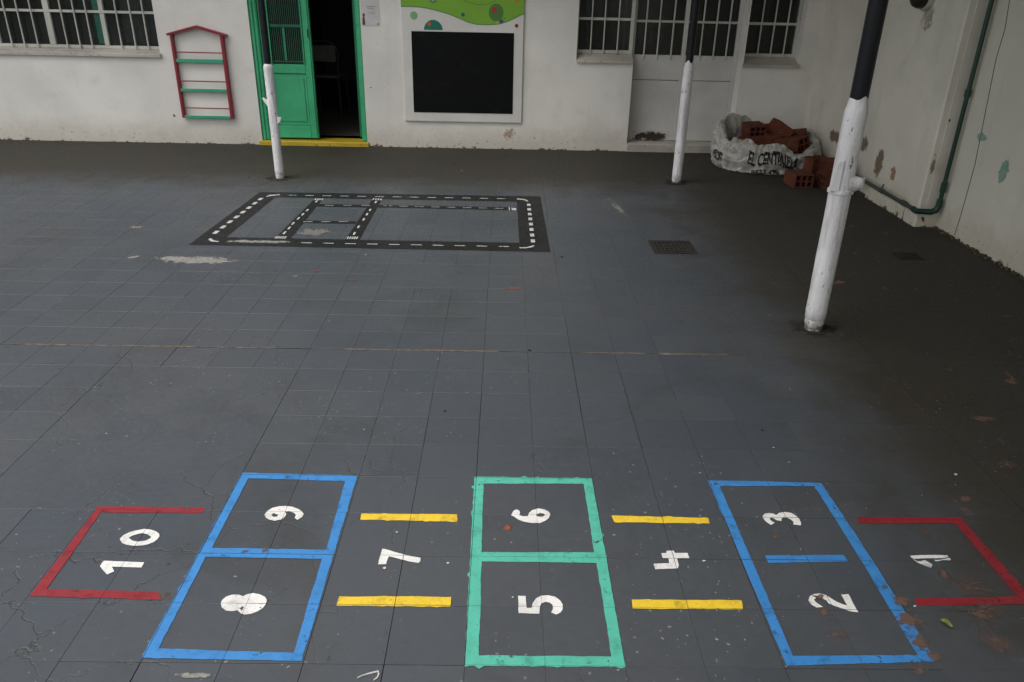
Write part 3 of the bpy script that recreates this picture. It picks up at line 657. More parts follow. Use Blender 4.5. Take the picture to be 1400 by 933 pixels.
# green double door: left leaf shut, right leaf folded back inside
yd = WALL_Y+.06
f = MB()
f.bbox(DR[0]+.001, DR[0]+.075, yd-.045, yd+.09, .045, TOP-.001, .01); f.bbox(DR[1]-.052, DR[1]-.001, yd-.045, yd+.09, .045, TOP-.001, .01); f.bbox(DR[0]+.076, DR[1]-.053, yd-.04, yd+.085, TOP-.08, TOP-.001, .008)
f.bbox(DR[0]+.018, DR[0]+.040, yd-.060, yd-.044, .045, TOP-.01, .006); f.bbox(DR[0]+.078, DR[0]+.100, yd-.02, yd+.02, .05, TOP-.09, .006)
f.build('door_frame', M['green'], sb, False)
lx0, lx1 = DR[0]+.102, -1.812; lz0, lz1 = .062, TOP-.085; sy0, sy1 = yd, yd+.045
gz = .735      # bottom of the glazed half
f = MB(); f.bbox(lx0, lx0+.055, sy0, sy1, lz0, lz1); f.bbox(lx1-.075, lx1, sy0, sy1, lz0, lz1); f.bbox(lx0+.055, lx1-.075, sy0, sy1, lz0, lz0+.12); f.bbox(lx0+.055, lx1-.075, sy0+.001, sy1, gz-.05, gz+.035); f.bbox(lx0+.055, lx1-.075, sy0+.001, sy1, lz1-.1, lz1)
lf = f.build('door_leaf', M['green'], sb, False)
t = MB(); t.bbox(lx0+.056, lx1-.076, sy0+.014, sy1-.005, lz0+.121, gz-.051, .006); t.bbox(lx0+.085, lx1-.105, sy0+.006, sy0+.013, lz0+.16, gz-.09, .006); t.build('panel', M['green'], lf, False)
for a, b, c, d in ((lx0+.055, lx0+.067, gz+.036, lz1-.1), (lx1-.087, lx1-.075, gz+.036, lz1-.1), (lx1-.028, lx1-.012, lz0+.02, lz1-.02)):
    t = MB(); t.bbox(a, b, sy0-.012, sy0+.0, c, d, .004); t.build('moulding', M['green'], lf, False)
t = MB(); t.box(lx0+.068, lx1-.088, sy0+.02, sy0+.024, gz+.036, lz1-.101); t.build('pane', M['glass'], lf, False)
# wire grille: vertical rods, a mid rail and a lattice strip at the foot
gr0, gr1 = lx0+.068, lx1-.088; rail = 1.12
for k in range(16):
    x = gr0+(gr1-gr0)*(k+.5)/16; t = MB(); t.tube([(x, sy0+.006, gz+.04), (x, sy0+.006, lz1-.105)], .0022, 5); t.build('rod', M['dkgreen'], lf)
for z, hh in ((rail, .014), (1.75, .014), (gz+.06, .006)):
    t = MB(); t.bbox(gr0, gr1, sy0+.009, sy0+.018, z-hh, z+hh, .003); t.build('rail', M['dkgreen'], lf, False)
t = MB(); t.bbox(gr0+.115, gr0+.135, sy0+.0185, sy0+.0195, gz+.07, rail-.014, .0004); t.build('rail', M['green'], lf, False)
t = MB(); t.tube([(lx1-.02, sy0-.03, 1.02), (lx1-.02, sy0-.03, 1.1)], .006, 8); t.build('handle', M['steel'], lf)
# folded-back leaf, inside
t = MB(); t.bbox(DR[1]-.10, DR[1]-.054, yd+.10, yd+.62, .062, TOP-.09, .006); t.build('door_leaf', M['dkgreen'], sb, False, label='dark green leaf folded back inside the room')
t = MB(); t.bbox(DR[0]-.03, DR[1]+.02, WALL_Y-.030, WALL_Y+.20, -.01, .043, .008); t.build('threshold', M['yellow'], sb, False)
# rust run below the panel
patch('rust_stain', P['stain'], wall, (.13, WALL_Y-.003, .16), .13, .14, 0, 0, 'y')
for (px, py, rx, rz) in ((507,120,.03,.01),(525,120,.012,.008),(730,189,.012,.015),(238,158,.025,.025),(700,12,.01,.01)):
    p = wy(px, py, WALL_Y-.003); patch('scuff', P['speck'], wall, p, rx, rz, 0, 0, 'y')

# roof of the L-shaped gallery the posts carry (unseen, above the frame; side sheet stretched past the posts to darken the floor)
ROOF_Z = 3.0
rf = thing('gallery_roof', 'grey sheet-metal gallery roof carried on black posts', 'roof', (0, 4.4, ROOF_Z))
def corr(x0, x1, y0, y1, along, n, z0):
    t = MB()
    def fn(u, v):
        x = x0+(x1-x0)*u; y = y0+(y1-y0)*v; w = (x if along == 'y' else y)
        return (x, y, z0+.012*math.sin(w*2*math.pi/.152)+((y-y0)*.06 if along == 'y' else (x-x0)*.06))
    t.grid(fn, n if along == 'y' else 2, 2 if along == 'y' else n); t.build('roof_sheet', M['roof'], rf)
corr(-9, .08, 4.45, WALL_Y-.02, 'y', 600, 3.9); corr(.12, 3.3, -4.0, WALL_Y-.02, 'x', 500, ROOF_Z)
t = MB(); t.bbox(-9, .10, 4.22, 4.32, 3.72, 3.86); t.build('beam', M['beam'], rf, False)
t = MB(); t.bbox(1.56, 1.66, -4, 5.7, ROOF_Z-.14, ROOF_Z-.01); t.build('beam', M['beam'], rf, False)

# ------------------------------------------------------------------ posts
def post(base, r_low, r_up, ztop, label, stubs=(), rounded=False, foot=True, seed=0, lean=0):
    p = thing('support_post', label, 'post', tuple(base), 'posts carrying the gallery roof'); b = Vector(base)
    prof = [(0, r_low*.82), (.03, r_low*.84), (.035, r_low*.92), (.06, r_low*.9), (.065, r_low*.98), (.09, r_low*.98), (.095, r_low*1.02)] if foot else [(0, r_low*.86), (.02, r_low*.95), (.05, r_low)]
    n = 60; z0 = prof[-1][0]
    for k in range(1, n+1): prof.append((z0+(ztop-z0)*k/n, r_low*(1.0+.02*noise.noise((seed, k*.23, 0)))))
    if rounded: prof += [(ztop+r_low*.35, r_low*.93), (ztop+r_low*.7, r_low*.72)]
    else: prof += [(ztop+.012, r_low*.93), (ztop+.03, r_up*1.12), (ztop+.05, r_up*1.04)]
    t = MB(); nn = 28
    def fn(u, v):
        k = min(int(round(v*(len(prof)-1))), len(prof)-1); z, r = prof[k]; a = u*2*math.pi
        r *= 1+.022*noise.noise((math.cos(a)*1.4+seed, math.sin(a)*1.4, z*5))+.012*noise.noise((math.cos(a)*3+seed, math.sin(a)*3, z*22))
        if not rounded and z > ztop-.12: z += max(0, (z-ztop+.12)/.12)*.016*noise.noise((math.cos(a)*1.3+seed, math.sin(a)*1.3, 1))
        return b+Vector((r*math.cos(a), r*math.sin(a), z))
    t.grid(fn, nn, len(prof)-1, True); t.build('painted_sleeve', M['pole_white'], p)
    t = MB(); t.tube([b+Vector((0, 0, ztop-.02)), b+Vector((0, 0, 1.6)), b+Vector((0, 0, 3.72 if b.x < 0 else ROOF_Z-.14))], r_up, 20); t.build('pipe', M['pole_black'], p)
    for s in stubs: s(p, b)
    t = MB(); t.bbox(b.x-.075, b.x+.075, b.y-.07, b.y+.07, -.008, .0035, .002); t.build('base_plate', M['rust'] if not foot else M['floor'], p, False)
    return p
pr_ = gd(1111, 450); pm_ = gd(924.5, 250); pl_ = gd(383, 244)
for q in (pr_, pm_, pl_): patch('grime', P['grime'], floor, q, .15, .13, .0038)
def z_on(px, py, base): return wy(px, py, base.y).z
def stub_right(p, b):
    z = z_on(1155, 250, b); t = MB()
    t.tube([b+Vector((.03, -.02, z)), b+Vector((.052, -.03, z+.004)), b+Vector((.074, -.032, z+.006))], [.045, .034, .028], 10); t.build('cut_stub', M['pole_white'], p)
    t = MB()
    for k in range(4): t.bbox(b.x+.070+k*.005, b.x+.075+k*.006, b.y-.05+k*.008, b.y-.045+k*.008, b.z+z-.02, b.z+z+.032, .001)
    t.build('frayed_edge', M['white_iron'], p, False)
    t = MB(); t.prism([b+Vector((-.066, -.035, z-.03)), b+Vector((-.058, -.04, z+.09)), b+Vector((-.03, -.05, z+.11)), b+Vector((-.03, -.05, z-.03))], (0, .012, 0)); t.build('flange', M['pole_white'], p, False)
    t = MB(); t.tube([b+Vector((0, 0, z-.045)), b+Vector((0, 0, z-.03))], .058, 24); t.build('collar', M['pole_white'], p)
def stub_left(p, b):
    z = z_on(363, 137, b); t = MB(); t.prism([b+Vector((-.035, -.01, z-.05)), b+Vector((-.075, -.01, z+.012)), b+Vector((-.068, -.01, z+.02)), b+Vector((-.03, -.01, z-.01))], (0, .02, 0)); t.build('cut_bracket', M['pole_white'], p, False)
    z = z_on(386, 163, b); t = MB(); t.prism([b+Vector((.03, -.02, z-.035)), b+Vector((.055, -.02, z-.02)), b+Vector((.068, -.02, z+.012)), b+Vector((.03, -.02, z+.02))], (0, .02, 0)); t.build('cut_bracket', M['pole_white'], p, False)
post(pr_, .050, .039, z_on(1166, 150, pr_), 'thick black post with chipped white sleeve and a cut stub, beside the side wall', (stub_right,), seed=2.2)
post(pm_, .041, .030, z_on(938, 93, pm_), 'black post with plain white sleeve near the rubble sack', (), foot=False, seed=5.1)
post(pl_, .0375, .028, z_on(369, 92, pl_), 'black post with rounded white sleeve and cut brackets before the green door', (stub_left,), True, False, seed=8.4)

# ------------------------------------------------------------------ side wall, pipe, lamp
sw = thing('side_wall', 'stained off-white side wall with peeling paint and a shallow pilaster', 'wall', (SIDE_X, 2, 0))
PX = 3.07     # far half stands forward of the near half
t = MB(); t.box(SIDE_X, 3.5, -14, 3.17, -.02, 4.2); t.box(PX+.02, 3.5, 3.17, WALL_Y-.001, -.02, 4.2); sw_wall = t.build('wall', M['side'], sw, False)
t = MB(); t.bbox(PX-.035, 3.3, 3.175, 3.36, -.02, 4.2, .012); t.build('pilaster', M['side'], sw, False)
t = MB()
def pl(u, v):
    y = 3.365+(4.02-3.365)*u; zz = (.098+.012*noise.noise((y*9, 0, 0)))*(1 if u < .94 else .5)
    q = [(PX-.030, -.01), (PX-.030, zz-.02), (PX-.012, zz), (PX+.03, zz+.002)][min(3, int(round(v*3)))]
    return (q[0]+.006*noise.noise((y*14, v*3, 4)), y, q[1])
t.grid(pl, 40, 3); t.build('plinth', M['side'], sw)
for (px, py, ry, rz, k) in ((1141,187,.16,.075,'peel'),(1181,196,.13,.09,'peel'),(1201,224,.09,.15,'peel'),(1221,237,.07,.075,'pink')):
    p = wx(px, py, PX+.018); patch('peeled_patch', P[k], sw_wall, p, ry, rz, 0, 0, 'x')
for (px, py, ry, rz, k) in ((1373,233,.06,.10,'teal'),(1342,188,.07,.035,'teal')):
    p = wx(px, py, SIDE_X-.002); patch('peeled_patch', P[k], sw_wall, p, ry, rz, 0, 0, 'x')
for (px, py, ry, rz, k) in ((1276,226,.035,.08,'peel'),(1262,300,.05,.03,'mould'),(1298,165,.02,.02,'mould')):
    p = wx(px, py, PX-.038); patch('peeled_patch', P[k], sw_wall, p, ry, rz, 0, 0, 'x')
p = wx(1268, 22, PX+.018); patch('damp_stain', P['damp'], sw_wall, p, .14, .16, 0, 0, 'x')
ck = [wx(px, py, SIDE_X-.001) for px, py in ((1382,-10),(1374,40),(1362,80),(1352,130),(1342,180),(1333,225),(1322,265),(1312,300),(1305,322))]
t = MB(); t.tube(ck, .0022, 5); t.build('crack', M['grout'], sw)
# rubble of crumbled render where wall meets floor
t = MB()
for k in range(160):
    y = random.uniform(1.2, 3.15); r = random.uniform(.004, .016); c = Vector((SIDE_X-abs(random.gauss(0, .014)), y, r*.3))
    t.cbox(c, Matrix.Rotation(random.random()*6, 3, 'Z') @ Matrix.Rotation(random.random(), 3, 'X'), Vector((r, r*.8, r*.5)), r*.2)
t.build('crumbled_render', M['moss'], sw, False, 'stuff')
t = MB()
for k in range(260):
    x = random.uniform(-5.6, 1.3); r = random.uniform(.002, .009)*(1.3 if noise.noise((x*5, 3, 0)) > .25 else .7)
    if -2.45 < x < -1.25: continue
    if noise.noise((x*3, 0, 0)) < -.05 and random.random() < .7: continue
    c = Vector((x, WALL_Y-abs(random.gauss(0, .013)), r*.3)); t.cbox(c, Matrix.Rotation(random.random()*6, 3, 'Z') @ Matrix.Rotation(random.random(), 3, 'X'), Vector((r, r*.8, r*.5)), r*.2)
t.build('crumbled_render', M['moss'], sb, False, 'stuff')

pp = thing('drain_pipe', 'green painted pipe running down the side wall and along its foot', 'pipe', (3.12, 3.15, 0))
vx = SIDE_X-.035; vy = 3.13
zj = .155; hz = .125
t = MB(); t.tube([(vx, vy, zj+.03), (vx, vy, 2.5)], .0145, 12); vp_ = t.build('vertical_pipe', M['pipegreen'], pp)
zc = wx(1321, 127, vx).z
for z, L in ((zc, .05), (.30, .07), (2.0, .05)): t = MB(); t.tube([(vx, vy, z-L/2), (vx, vy, z+L/2)], .020, 12); t.build('coupling', M['pipegreen'], vp_)
hx = PX-.055
t = MB(); arc = [(vx, vy, zj+.06), (vx, vy, zj+.01), (vx-.01, vy+.004, zj-.02), (vx-.04, vy+.01, zj-.035), (hx-.0, vy+.03, hz-.005), (hx, vy+.07, hz)]
t.tube(arc, [.021, .022, .022, .021, .020, .020], 12); t.build('elbow', M['pipegreen'], pp)
t = MB(); t.tube([(hx, vy+.06, hz), (hx, 3.6, hz+.003), (hx, 4.40, hz+.008)], .0145, 12); hp = t.build('horizontal_pipe', M['pipegrey'], pp)
for y in (3.34, 3.72, 4.1): t = MB(); t.tube([(hx, y-.03, hz+.004), (hx, y+.03, hz+.004)], .019, 12); t.build('coupling', M['pipegrey'], hp)
t = MB(); t.tube([(hx, 3.72, hz+.02), (hx+.01, 3.72, hz+.055)], .006, 6); t.build('clip', M['pipegrey'], hp)

lp_ = wx(1271, -7, PX+.02); lm = thing('wall_lamp', 'dark round bulkhead lamp high on the side wall', 'lamp', tuple(lp_))
def disc(name, mat, prof):
    t = MB(); n = 28
    t.grid(lambda u, v: lp_+Vector((-prof[min(len(prof)-1, int(round(v*(len(prof)-1))))][0], prof[min(len(prof)-1, int(round(v*(len(prof)-1))))][1]*math.cos(u*2*math.pi), prof[min(len(prof)-1, int(round(v*(len(prof)-1))))][1]*math.sin(u*2*math.pi))), n, len(prof)-1, True)
    return t.build(name, mat, lm)
disc('base_ring', M['white_iron'], [(0, .105), (.03, .105), (.04, .098), (.04, .0)])
disc('dome', M['lamp'], [(.041, .092), (.07, .092), (.10, .08), (.12, .05), (.125, .0)])

# ------------------------------------------------------------------ wall rack
ry1 = WALL_Y-.004; ry0 = ry1-.045
rk = thing('wall_rack', 'red framed wall rack with mint green shelf rails and a gable top', 'rack', (-2.87, WALL_Y, .25))
for x0, x1 in ((-3.128, -3.102), (-2.652, -2.622)):
    t = MB(); t.bbox(x0, x1, ry0, ry1, .258, 1.03, .003); t.build('side_post', M['red_wood'], rk, False)
pk = Vector((-2.868, 0, 1.092))
for a in (Vector((-3.152, 0, 1.018)), Vector((-2.592, 0, 1.018))):
    d = (pk-a).normalized(); nrm = Vector((-d.z, 0, d.x)); nrm = nrm if nrm.z > 0 else -nrm
    lo = [a, pk, pk+Vector((0, 0, .021)), a+nrm*.02]; t = MB(); t.prism([Vector((q.x, ry0-.006, q.z)) for q in lo], (0, .051, 0)); t.build('gable_bar', M['red_wood'], rk, False)
for z0, z1, rz in ((.777, .811, .872), (.505, .536, .607), (.252, .281, .353)):
    t = MB(); t.bbox(-3.1015, -2.6525, ry0+.001, ry0+.013, z0, z1, .003); t.build('shelf_rail', M['mint'], rk, False)
    t = MB(); t.bbox(-3.1015, -2.6525, ry0+.0135, ry1-.001, z0+.001, z0+.010, .002); t.build('shelf', M['wall'], rk, False)
    t = MB(); t.tube([(-3.103, ry0+.012, rz), (-2.651, ry0+.012, rz-.002)], .0055, 8); t.build('rod', M['red_wood'], rk)

# ------------------------------------------------------------------ play panel with chalkboard
py1 = WALL_Y-.002; py0 = py1-.022
pn = thing('chalkboard_panel', 'white play panel with black chalkboard and green printed hills', 'chalkboard', (-.335, WALL_Y, .26))
t = MB(); t.bbox(-.920, .247, py0, py1, .262, 2.05, .006); bk = t.build('backing_panel', M['board'], pn, False)
t = MB(); t.bbox(-.828, .154, py0-.006, py0-.0005, .352, 1.102, .002); t.build('chalkboard', M['chalk'], pn, False)
def onp(px, py): q = wy(px, py, py0-.002); return (q.x, q.z)
wave = [(549,9.5),(557,9.7),(570,10.2),(585,12.3),(600,16),(615,20.5),(630,27),(640,31.3),(652,34.2),(665,34.8),(680,34),(692,31),(704,25.5),(716.4,19.5)]
wv = [onp(*q) for q in wave]; wv[0] = (-.9185, wv[0][1]); wv[-1] = (.2455, wv[-1][1])
def onpanel(name, mat, loop, dy, parent=pn):
    t = MB(); t.prism([Vector((x, py0-dy, z)) for x, z in loop], (0, dy-.0003, 0)); return t.build(name, mat, parent, False)
hill = onpanel('printed_hill', M['print_green'], wv+[(.2455, 2.03), (-.9185, 2.03)], .0012)
onpanel('printed_outline', M['print_edge'], wv+[(x, z+.009) for x, z in wv[::-1]], .0018)
def dot(px, py, r, mat, dy=.0024, half=False, ry=None):
    c = onp(px, py); n = 28; lo = [(c[0]+r*math.cos(2*math.pi*k/n), c[1]+(ry or r)*math.sin(2*math.pi*k/n)) for k in range(n)]
    if half: lo = [(x, max(z, 1.1025)) for x, z in lo if z > 1.098]
    return onpanel('printed_dot', M[mat], lo, dy)
k = 7.778; D = lambda x, y: (540+x/k, y/k)
dot(*D(200,166), .0355, 'print_pale'); dot(*D(408,320), .089, 'print_teal', half=True); dot(*D(365,257), .019, 'print_rust', .0032)
dot(*D(723,158), .0175, 'print_blue'); dot(*D(1076,135), .070, 'print_dark', ry=.078); dot(*D(1056,107), .025, 'print_red', .0032); dot(*D(1162,197), .016, 'print_yellow', .0032); dot(*D(1162,197), .010, 'print_dark', .0038); dot(*D(1090,243), .015, 'print_yellow', .0032)
dot(*D(1131,230), .019, 'print_blue', .0036); dot(*D(1293,276), .0165, 'print_crimson'); dot(*D(1290,5), .020, 'print_orange'); dot(*D(404,-5), .030, 'print_blue'); dot(*D(404,-5), .021, 'print_pale', .0030)
dot(*D(900,-60), .19, 'print_edge', ry=.092); dot(*D(900,-60), .185, 'print_green', .0030, ry=.085)

ps = thing('notice', 'small printed paper notice taped to the wall beside the green door', 'notice', (-1.21, WALL_Y, 1.14))
t = MB(); t.box(-1.300, -1.128, WALL_Y-.004, WALL_Y-.0015, 1.142, 1.42); t.build('sheet', M['paper'], ps, False)
for (x0, x1, z0, z1, mt) in ((-1.245, -1.165, 1.305, 1.311, 'ink'), (-1.235, -1.18, 1.29, 1.295, 'ink'), (-1.24, -1.17, 1.255, 1.258, 'ink'), (-1.24, -1.175, 1.243, 1.246, 'ink'), (-1.153, -1.135, 1.148, 1.166, 'ink_gold')):
    t = MB(); t.box(x0, x1, WALL_Y-.0052, WALL_Y-.0042, z0, z1); t.build('print', M[mt], ps, False)
t = MB(); t.prism([Vector((x, WALL_Y-.0052, z)) for x, z in ((-1.292,1.147),(-1.265,1.147),(-1.268,1.20),(-1.272,1.218),(-1.264,1.23),(-1.268,1.247),(-1.28,1.25),(-1.288,1.238),(-1.284,1.22),(-1.29,1.20))], (0, .001, 0)); t.build('print', M['ink_brown'], ps, False)

# ------------------------------------------------------------------ rubble sack
BC = Vector((2.545, 5.165, 0)); BRX, BRY = .475, .455
def hrim(th):      # rim height round the sack, highest at the back
    return .24+.16*(.5+.5*math.sin(th-.5))**1.3+.035*math.sin(3*th+1)+.022*math.sin(7*th)+.03*noise.noise((math.cos(th)*4, math.sin(th)*4, 7))
def bagpt(th, s, off=0.):
    h = hrim(th)
    key = [(0, .80, .0), (.08, .93, .012), (.2, 1.0, .06), (.42, 1.035, .42), (.58, 1.0, .72), (.68, .955, .93), (.74, .90, 1.0), (.80, .845, .97), (.86, .80, .80), (.93, .77, .55), (1.0, .74, .30)]
    for a, b in zip(key[:-1], key[1:]):
        if a[0] <= s <= b[0]:
            t = (s-a[0])/(b[0]-a[0]); t = t*t*(3-2*t)*.5+t*.5; r = a[1]+(b[1]-a[1])*t; z = a[2]+(b[2]-a[2])*t; break
    c, sn = math.cos(th), math.sin(th); amp = 0 if s < .03 else 1
    w = noise.noise((c*4, sn*4, s*5))*.045+noise.noise((c*10+3, sn*10, s*9))*.026+.012*math.sin(s*34+noise.noise((c*2, sn*2, 1))*5)*(1 if .12 < s < .65 else .3)
    w += abs(noise.noise((c*7, sn*7, s*2+5)))*.02-abs(noise.noise((c*13+1, sn*13, s*11+2)))*.022+noise.noise((c*24, sn*24, s*18))*.006
    for (q1, q2, q3, am) in ((3.1, 4., 3., .045), (6.3, 6., 9., .028), (11., 9., 4., .016)):
        rdg = (1-abs(noise.noise((c*q1+q3, sn*q1+s*1.5, s*q2+q3))))**7; w -= am*rdg*(1 if s > .1 else 0)
    r = r*(1+.05*math.cos(2*th+.5)+.025*math.cos(5*th))+w*amp+off
    return BC+Vector((c*r*BRX if off == 0 else c*(r*BRX+off), sn*r*BRY if off == 0 else sn*(r*BRY+off*(1-BRY)), max(.002, z*h+(w*.35 if s > .1 else 0)+(off*.3 if s > .5 else 0))))
bag = thing('rubble_sack', 'slumped white printed building sack full of broken bricks in the corner', 'sack', tuple(BC))
t = MB(); t.grid(lambda u, v: bagpt(u*2*math.pi, v), 260, 84, True); t.build('woven_sack', M['bag'], bag)
t = MB(); t.grid(lambda u, v: BC+Vector((math.cos(u*2*math.pi)*BRX*.80*v, math.sin(u*2*math.pi)*BRY*.80*v, .215+.06*noise.noise((math.cos(u*6.283)*v*3, math.sin(u*6.283)*v*3, 0))-.04*v)), 40, 12, True); t.build('rubble', M['fill'], bag)
def lettering(txt, th0, th1, s0, s1, bold):
    cu = bpy.data.curves.new('lettering', 'FONT'); cu.body = txt; cu.size = 1; cu.offset = bold; cu.resolution_u = 3
    ob = bpy.data.objects.new('lettering', cu); COL.objects.link(ob); bpy.context.view_layer.update()
    me = bpy.data.meshes.new_from_object(ob.evaluated_get(bpy.context.evaluated_depsgraph_get())); bpy.data.objects.remove(ob)
    xs = [v.co.x for v in me.vertices]; ys = [v.co.y for v in me.vertices]; ax, bx_, ay, by_ = min(xs), max(xs), min(ys), max(ys)
    me.calc_loop_triangles(); t = MB(); n = 60
    for tr in me.loop_triangles:
        tri = [((me.vertices[i].co.x-ax)/(bx_-ax), (me.vertices[i].co.y-ay)/(by_-ay)) for i in tr.vertices]
        a0 = min(p[0] for p in tri); a1 = max(p[0] for p in tri); b0 = min(p[1] for p in tri); b1_ = max(p[1] for p in tri)
        for i in range(int(a0*n), min(n, int(a1*n)+1)):
            for j in range(int(b0*8), min(8, int(b1_*8)+1)):
                q = clip_rect(tri, (i/n, (i+1)/n, j/8, (j+1)/8))
                if len(q) >= 3: t.add([bagpt(th0+(th1-th0)*x, s0+(s1-s0)*y, .0065) for x, y in q], [tuple(range(len(q)))])
    bpy.data.meshes.remove(me); t.build('lettering', M['print'], bag, False)
lettering('EL CENTINELA', R(-125), R(-69), .37, .61, .03)
lettering('0223 470', R(-120), R(-88), .205, .305, .035)
lettering('CENTINELA', R(20), R(75), .80, .97, .02)
lettering('0223', R(-178), R(-158), .35, .52, .02)

# ------------------------------------------------------------------ hollow bricks
def brick_mesh(L, W, H_, nx, nz, broken=0.):
    """hollow clay block: cells run right through from end to end"""
    wl = .011; m = MB()
    def lines(S, n):
        c = (S-(n+1)*wl)/n; o = [-S/2]
        for k in range(n): o += [o[-1]+wl]; o += [o[-1]+c]
        return o+[S/2]
    xs, zs = lines(W, nx), lines(H_, nz); A_, B_ = len(xs), len(zs)
    def jag(x, z): return broken*(noise.noise((x*20, z*20, L*9))*.5+.3*x/W)
    fr = [(x, -L/2, z) for z in zs for x in xs]; bkv = [(x, L/2-abs(jag(x, z)), z) for z in zs for x in xs]; o = A_*B_
    fs = []; hole = lambda i, j: i % 2 == 1 and j % 2 == 1
    for j in range(B_-1):
        for i in range(A_-1):
            q = (j*A_+i, j*A_+i+1, (j+1)*A_+i+1, (j+1)*A_+i)
            if hole(i, j):
                for k in range(4): a, b = q[k], q[(k+1) % 4]; fs.append((a, b, b+o, a+o))
            else: fs.append(q); fs.append(tuple(x+o for x in q[::-1]))
    for i in range(A_-1):
        fs.append((i, i+1, i+1+o, i+o)); a = (B_-1)*A_+i; fs.append((a, a+1, a+1+o, a+o))
    for j in range(B_-1):
        a, b = j*A_, (j+1)*A_; fs.append((a, b, b+o, a+o)); a, b = a+A_-1, b+A_-1; fs.append((a, b, b+o, a+o))
    m.add(fr+bkv, fs); return m
def brick(loc, rot, dims, label, group=None, broken=0.):
    L, W, H_, nx, nz = dims; m = brick_mesh(L, W, H_, nx, nz, broken); q = Matrix.Rotation(rot[2], 3, 'Z') @ Matrix.Rotation(rot[0], 3, 'X') @ Matrix.Rotation(rot[1], 3, 'Y')
    m.v = [q @ v for v in m.v]; zmin = min(v.z for v in m.v)
    loc = Vector(loc)
    if loc.z == 0: loc.z = .001-zmin
    m.v = [v+loc for v in m.v]
    o = m.build('hollow_brick', M['brick'], None, False); o.data.transform(Matrix.Translation(-loc)); o.location = loc
    tag(o, label, 'brick', group)
D6 = (.24, .17, .115, 3, 2); D9 = (.30, .17, .12, 3, 2)
g0 = gd(1078, 253)
brick((2.615, 4.40, 0), (0, 0, R(6)), (.22, .165, .115, 3, 2), 'hollow brick lying on the floor before the sack, holes facing the yard')
brick((2.885, 4.36, 0), (0, 0, R(98)), (.20, .17, .115, 3, 2), 'hollow brick on the floor under another brick, beside the sack')
brick((2.88, 4.37, .117+.0585), (0, 0, R(84)), (.19, .17, .115, 3, 2), 'hollow brick stacked flat on another brick beside the sack')
brick((2.83, 4.62, 0), (R(90), 0, R(20)), (.20, .17, .12, 3, 2), 'hollow brick standing on end between the stacked bricks and the sack')
brick((2.42, 5.20, .335), (R(4), R(-3), R(6)), (.20, .165, .10, 3, 2), 'dark hollow brick on top of the rubble, holes facing out')
brick((2.47, 5.05, .235), (R(-8), R(4), R(78)), (.33, .165, .13, 3, 2), 'long orange brick lying across the middle of the rubble')
brick((2.63, 4.93, .245), (R(-4), R(6), R(84)), (.22, .15, .12, 3, 2), 'short orange brick resting on the front rim of the sack', None, .04)
brick((2.70, 5.22, .315), (R(24), R(16), R(40)), (.26, .17, .12, 3, 2), 'brick tilted up on its corner at the top of the rubble', None, .05)
brick((2.75, 5.04, .235), (R(-6), R(-18), R(20)), (.26, .16, .12, 3, 2), 'brick half sunk in the sack beside the lettered rim')
brick((2.32, 5.06, .235), (R(10), R(20), R(-30)), (.18, .14, .10, 2, 2), 'broken brick end under a fold of the sack', None, .06)

brick((2.58, 5.34, .30), (R(-12), R(10), R(62)), (.28, .17, .12, 3, 2), 'brick lying behind the dark holed brick at the back of the sack')
brick((2.58, 5.18, .25), (R(8), R(-14), R(120)), (.24, .16, .11, 3, 2), 'brick wedged in the middle of the heap between two tilted bricks', None, .03)
brick((2.83, 5.22, .27), (R(-10), R(22), R(70)), (.20, .15, .11, 2, 2), 'broken brick leaning on the rear rim of the sack near the side wall', None, .06)

# ------------------------------------------------------------------ drain covers
def grate(corners, label, nb, name='drain_cover'):
    c = [gd(*q) for q in corners]; x0 = (c[0].x+c[3].x)/2; x1 = (c[1].x+c[2].x)/2; y1 = (c[0].y+c[1].y)/2; y0 = (c[2].y+c[3].y)/2
    g = thing(name, label, 'drain cover', ((x0+x1)/2, (y0+y1)/2, 0), 'iron drain covers in the floor')
    t = MB(); t.box(x0, x1, y0, y1, .0005, .0015); t.build('pit', M['grout'], g, False)
    t = MB(); w = .014
    t.bbox(x0, x1, y0, y0+w, .0016, .006, .001); t.bbox(x0, x1, y1-w, y1, .0016, .006, .001); t.bbox(x0, x0+w, y0+w, y1-w, .0016, .006, .001); t.bbox(x1-w, x1, y0+w, y1-w, .0016, .006, .001); t.build('rim', M['rust'], g, False)
    for k in range(nb):
        x = x0+w+(x1-x0-2*w)*(k+.5)/nb; t = MB(); t.bbox(x-.006, x+.006, y0+w, y1-w, .0016, .005, .001); t.build('grate_bar', M['rust'], g, False)
    for k in range(max(2, nb//2)):
        y = y0+w+(y1-y0-2*w)*(k+.5)/max(2, nb//2); t = MB(); t.bbox(x0+w, x1-w, y-.005, y+.005, .0052, .0066, .0006); t.build('cross_strip', M['rust'], g, False)
grate([(887,330),(940,330),(957,348),(893,347)], 'rusty iron drain cover in the open floor beyond the toy road', 9)
grate([(1220,347),(1250,346),(1263,354),(1233,356)], 'small dark drain cover in the sheltered floor by the side wall', 5)

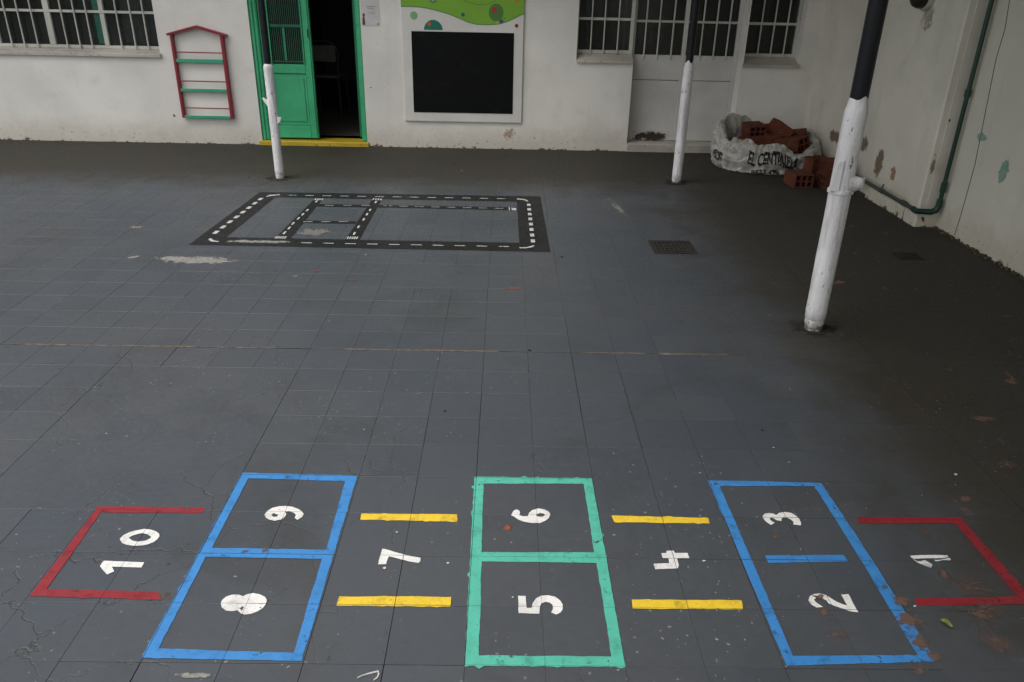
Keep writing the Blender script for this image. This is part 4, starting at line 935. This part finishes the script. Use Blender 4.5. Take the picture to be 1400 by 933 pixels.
# ------------------------------------------------------------------ small litter
c = gd(1293, 856); t = MB()
def leaf(u, v):
    L = (u-.5)*.034; w = .010*math.sin(math.pi*min(1, max(0, u*.96+.02)))**.8*(v-.5)*2; a = R(-38)
    return (c.x+L*math.cos(a)-w*math.sin(a), c.y+L*math.sin(a)+w*math.cos(a), .006+.006*abs(v-.5)*2+.004*math.sin(u*5))
t.grid(leaf, 14, 6); tag(t.build('leaf', M['leaf'], None), 'small curled yellow-green leaf lying near the red square', 'leaf')
for (px, py, s) in ((1307,650,.018),(1306,664,.007),(599,492,.010),(1057,613,.009),(1078,633,.009),(1080,533,.009),(852,533,.006),(543,729,.012),(526,778,.014),(962,768,.012),(701,818,.010),(613,771,.012),(500,349,.014),(631,234,.016),(720,205,.022),(1250,830,.01),(1144,705,.006),(1184,696,.006),(1260,678,.006),(450,440,.007),(880,270,.010),(1052,432,.010)):
    p = gd(px, py); s *= .62; t = MB(); pts = []
    for k in range(7): a = k/7*6.283; r = s*random.uniform(.35, .6); pts.append(Vector((p.x+r*math.cos(a)*1.2, p.y+r*math.sin(a)*.8, .0025)))
    t.prism(pts, (random.uniform(-.2, .2)*s, 0, s*.22)); tag(t.build('plaster_chip', M['debris'], None, False), 'tiny pale chip of plaster lying on the grey floor', 'chip', 'plaster chips scattered on the floor')
for (px, py, s) in ((1042,589,.014),(608,563,.014),(340,243,.02),(724,480,.016),(768,352,.02)):
    p = gd(px, py); s *= .62; t = MB(); pts = []
    for k in range(7): a = k/7*6.283; r = s*random.uniform(.35, .6); pts.append(Vector((p.x+r*math.cos(a)*1.3, p.y+r*math.sin(a)*.8, .0025)))
    t.prism(pts, (0, 0, s*.3)); tag(t.build('dirt_crumb', M['dark_debris'], None, False), 'small dark crumb of dirt lying on the grey floor', 'crumb', 'dark crumbs scattered on the floor')

# ------------------------------------------------------------------ chairs inside the dark room
def chair(x, y, rz, label):
    c = thing('school_chair', label, 'chair', (x, y, .05), 'chairs inside the dark room'); q = Matrix.Rotation(rz, 3, 'Z'); b = Vector((x, y, .05)); W = lambda a: b+q @ Vector(a)
    t = MB(); t.cbox(W((0, 0, .44)), q, Vector((.19, .18, .01)), .004); t.build('seat', M['seat'], c, False)
    t = MB(); t.cbox(W((0, .20, .70)), q, Vector((.17, .008, .09)), .004); t.build('backrest', M['seat'], c, False)
    t = MB(); t.tube([W((-.18, .185, .44))]+[W((.19*math.cos(a), .185, .70+.14*math.sin(a))) for a in [math.pi-k*math.pi/12 for k in range(13)]]+[W((.18, .185, .44))], .011, 8); t.build('back_frame', M['steel'], c)
    for sx in (-.17, .17):
        for sy_ in (-.16, .16): t = MB(); t.tube([W((sx, sy_, .43)), W((sx*1.1, sy_*1.15, 0))], .011, 8); t.build('leg', M['steel'], c)
chair(-2.05, 7.55, R(175), 'pale chair with arched tube back just inside the open door'); chair(-1.50, 7.75, R(190), 'pale chair standing against the inner door side of the room')
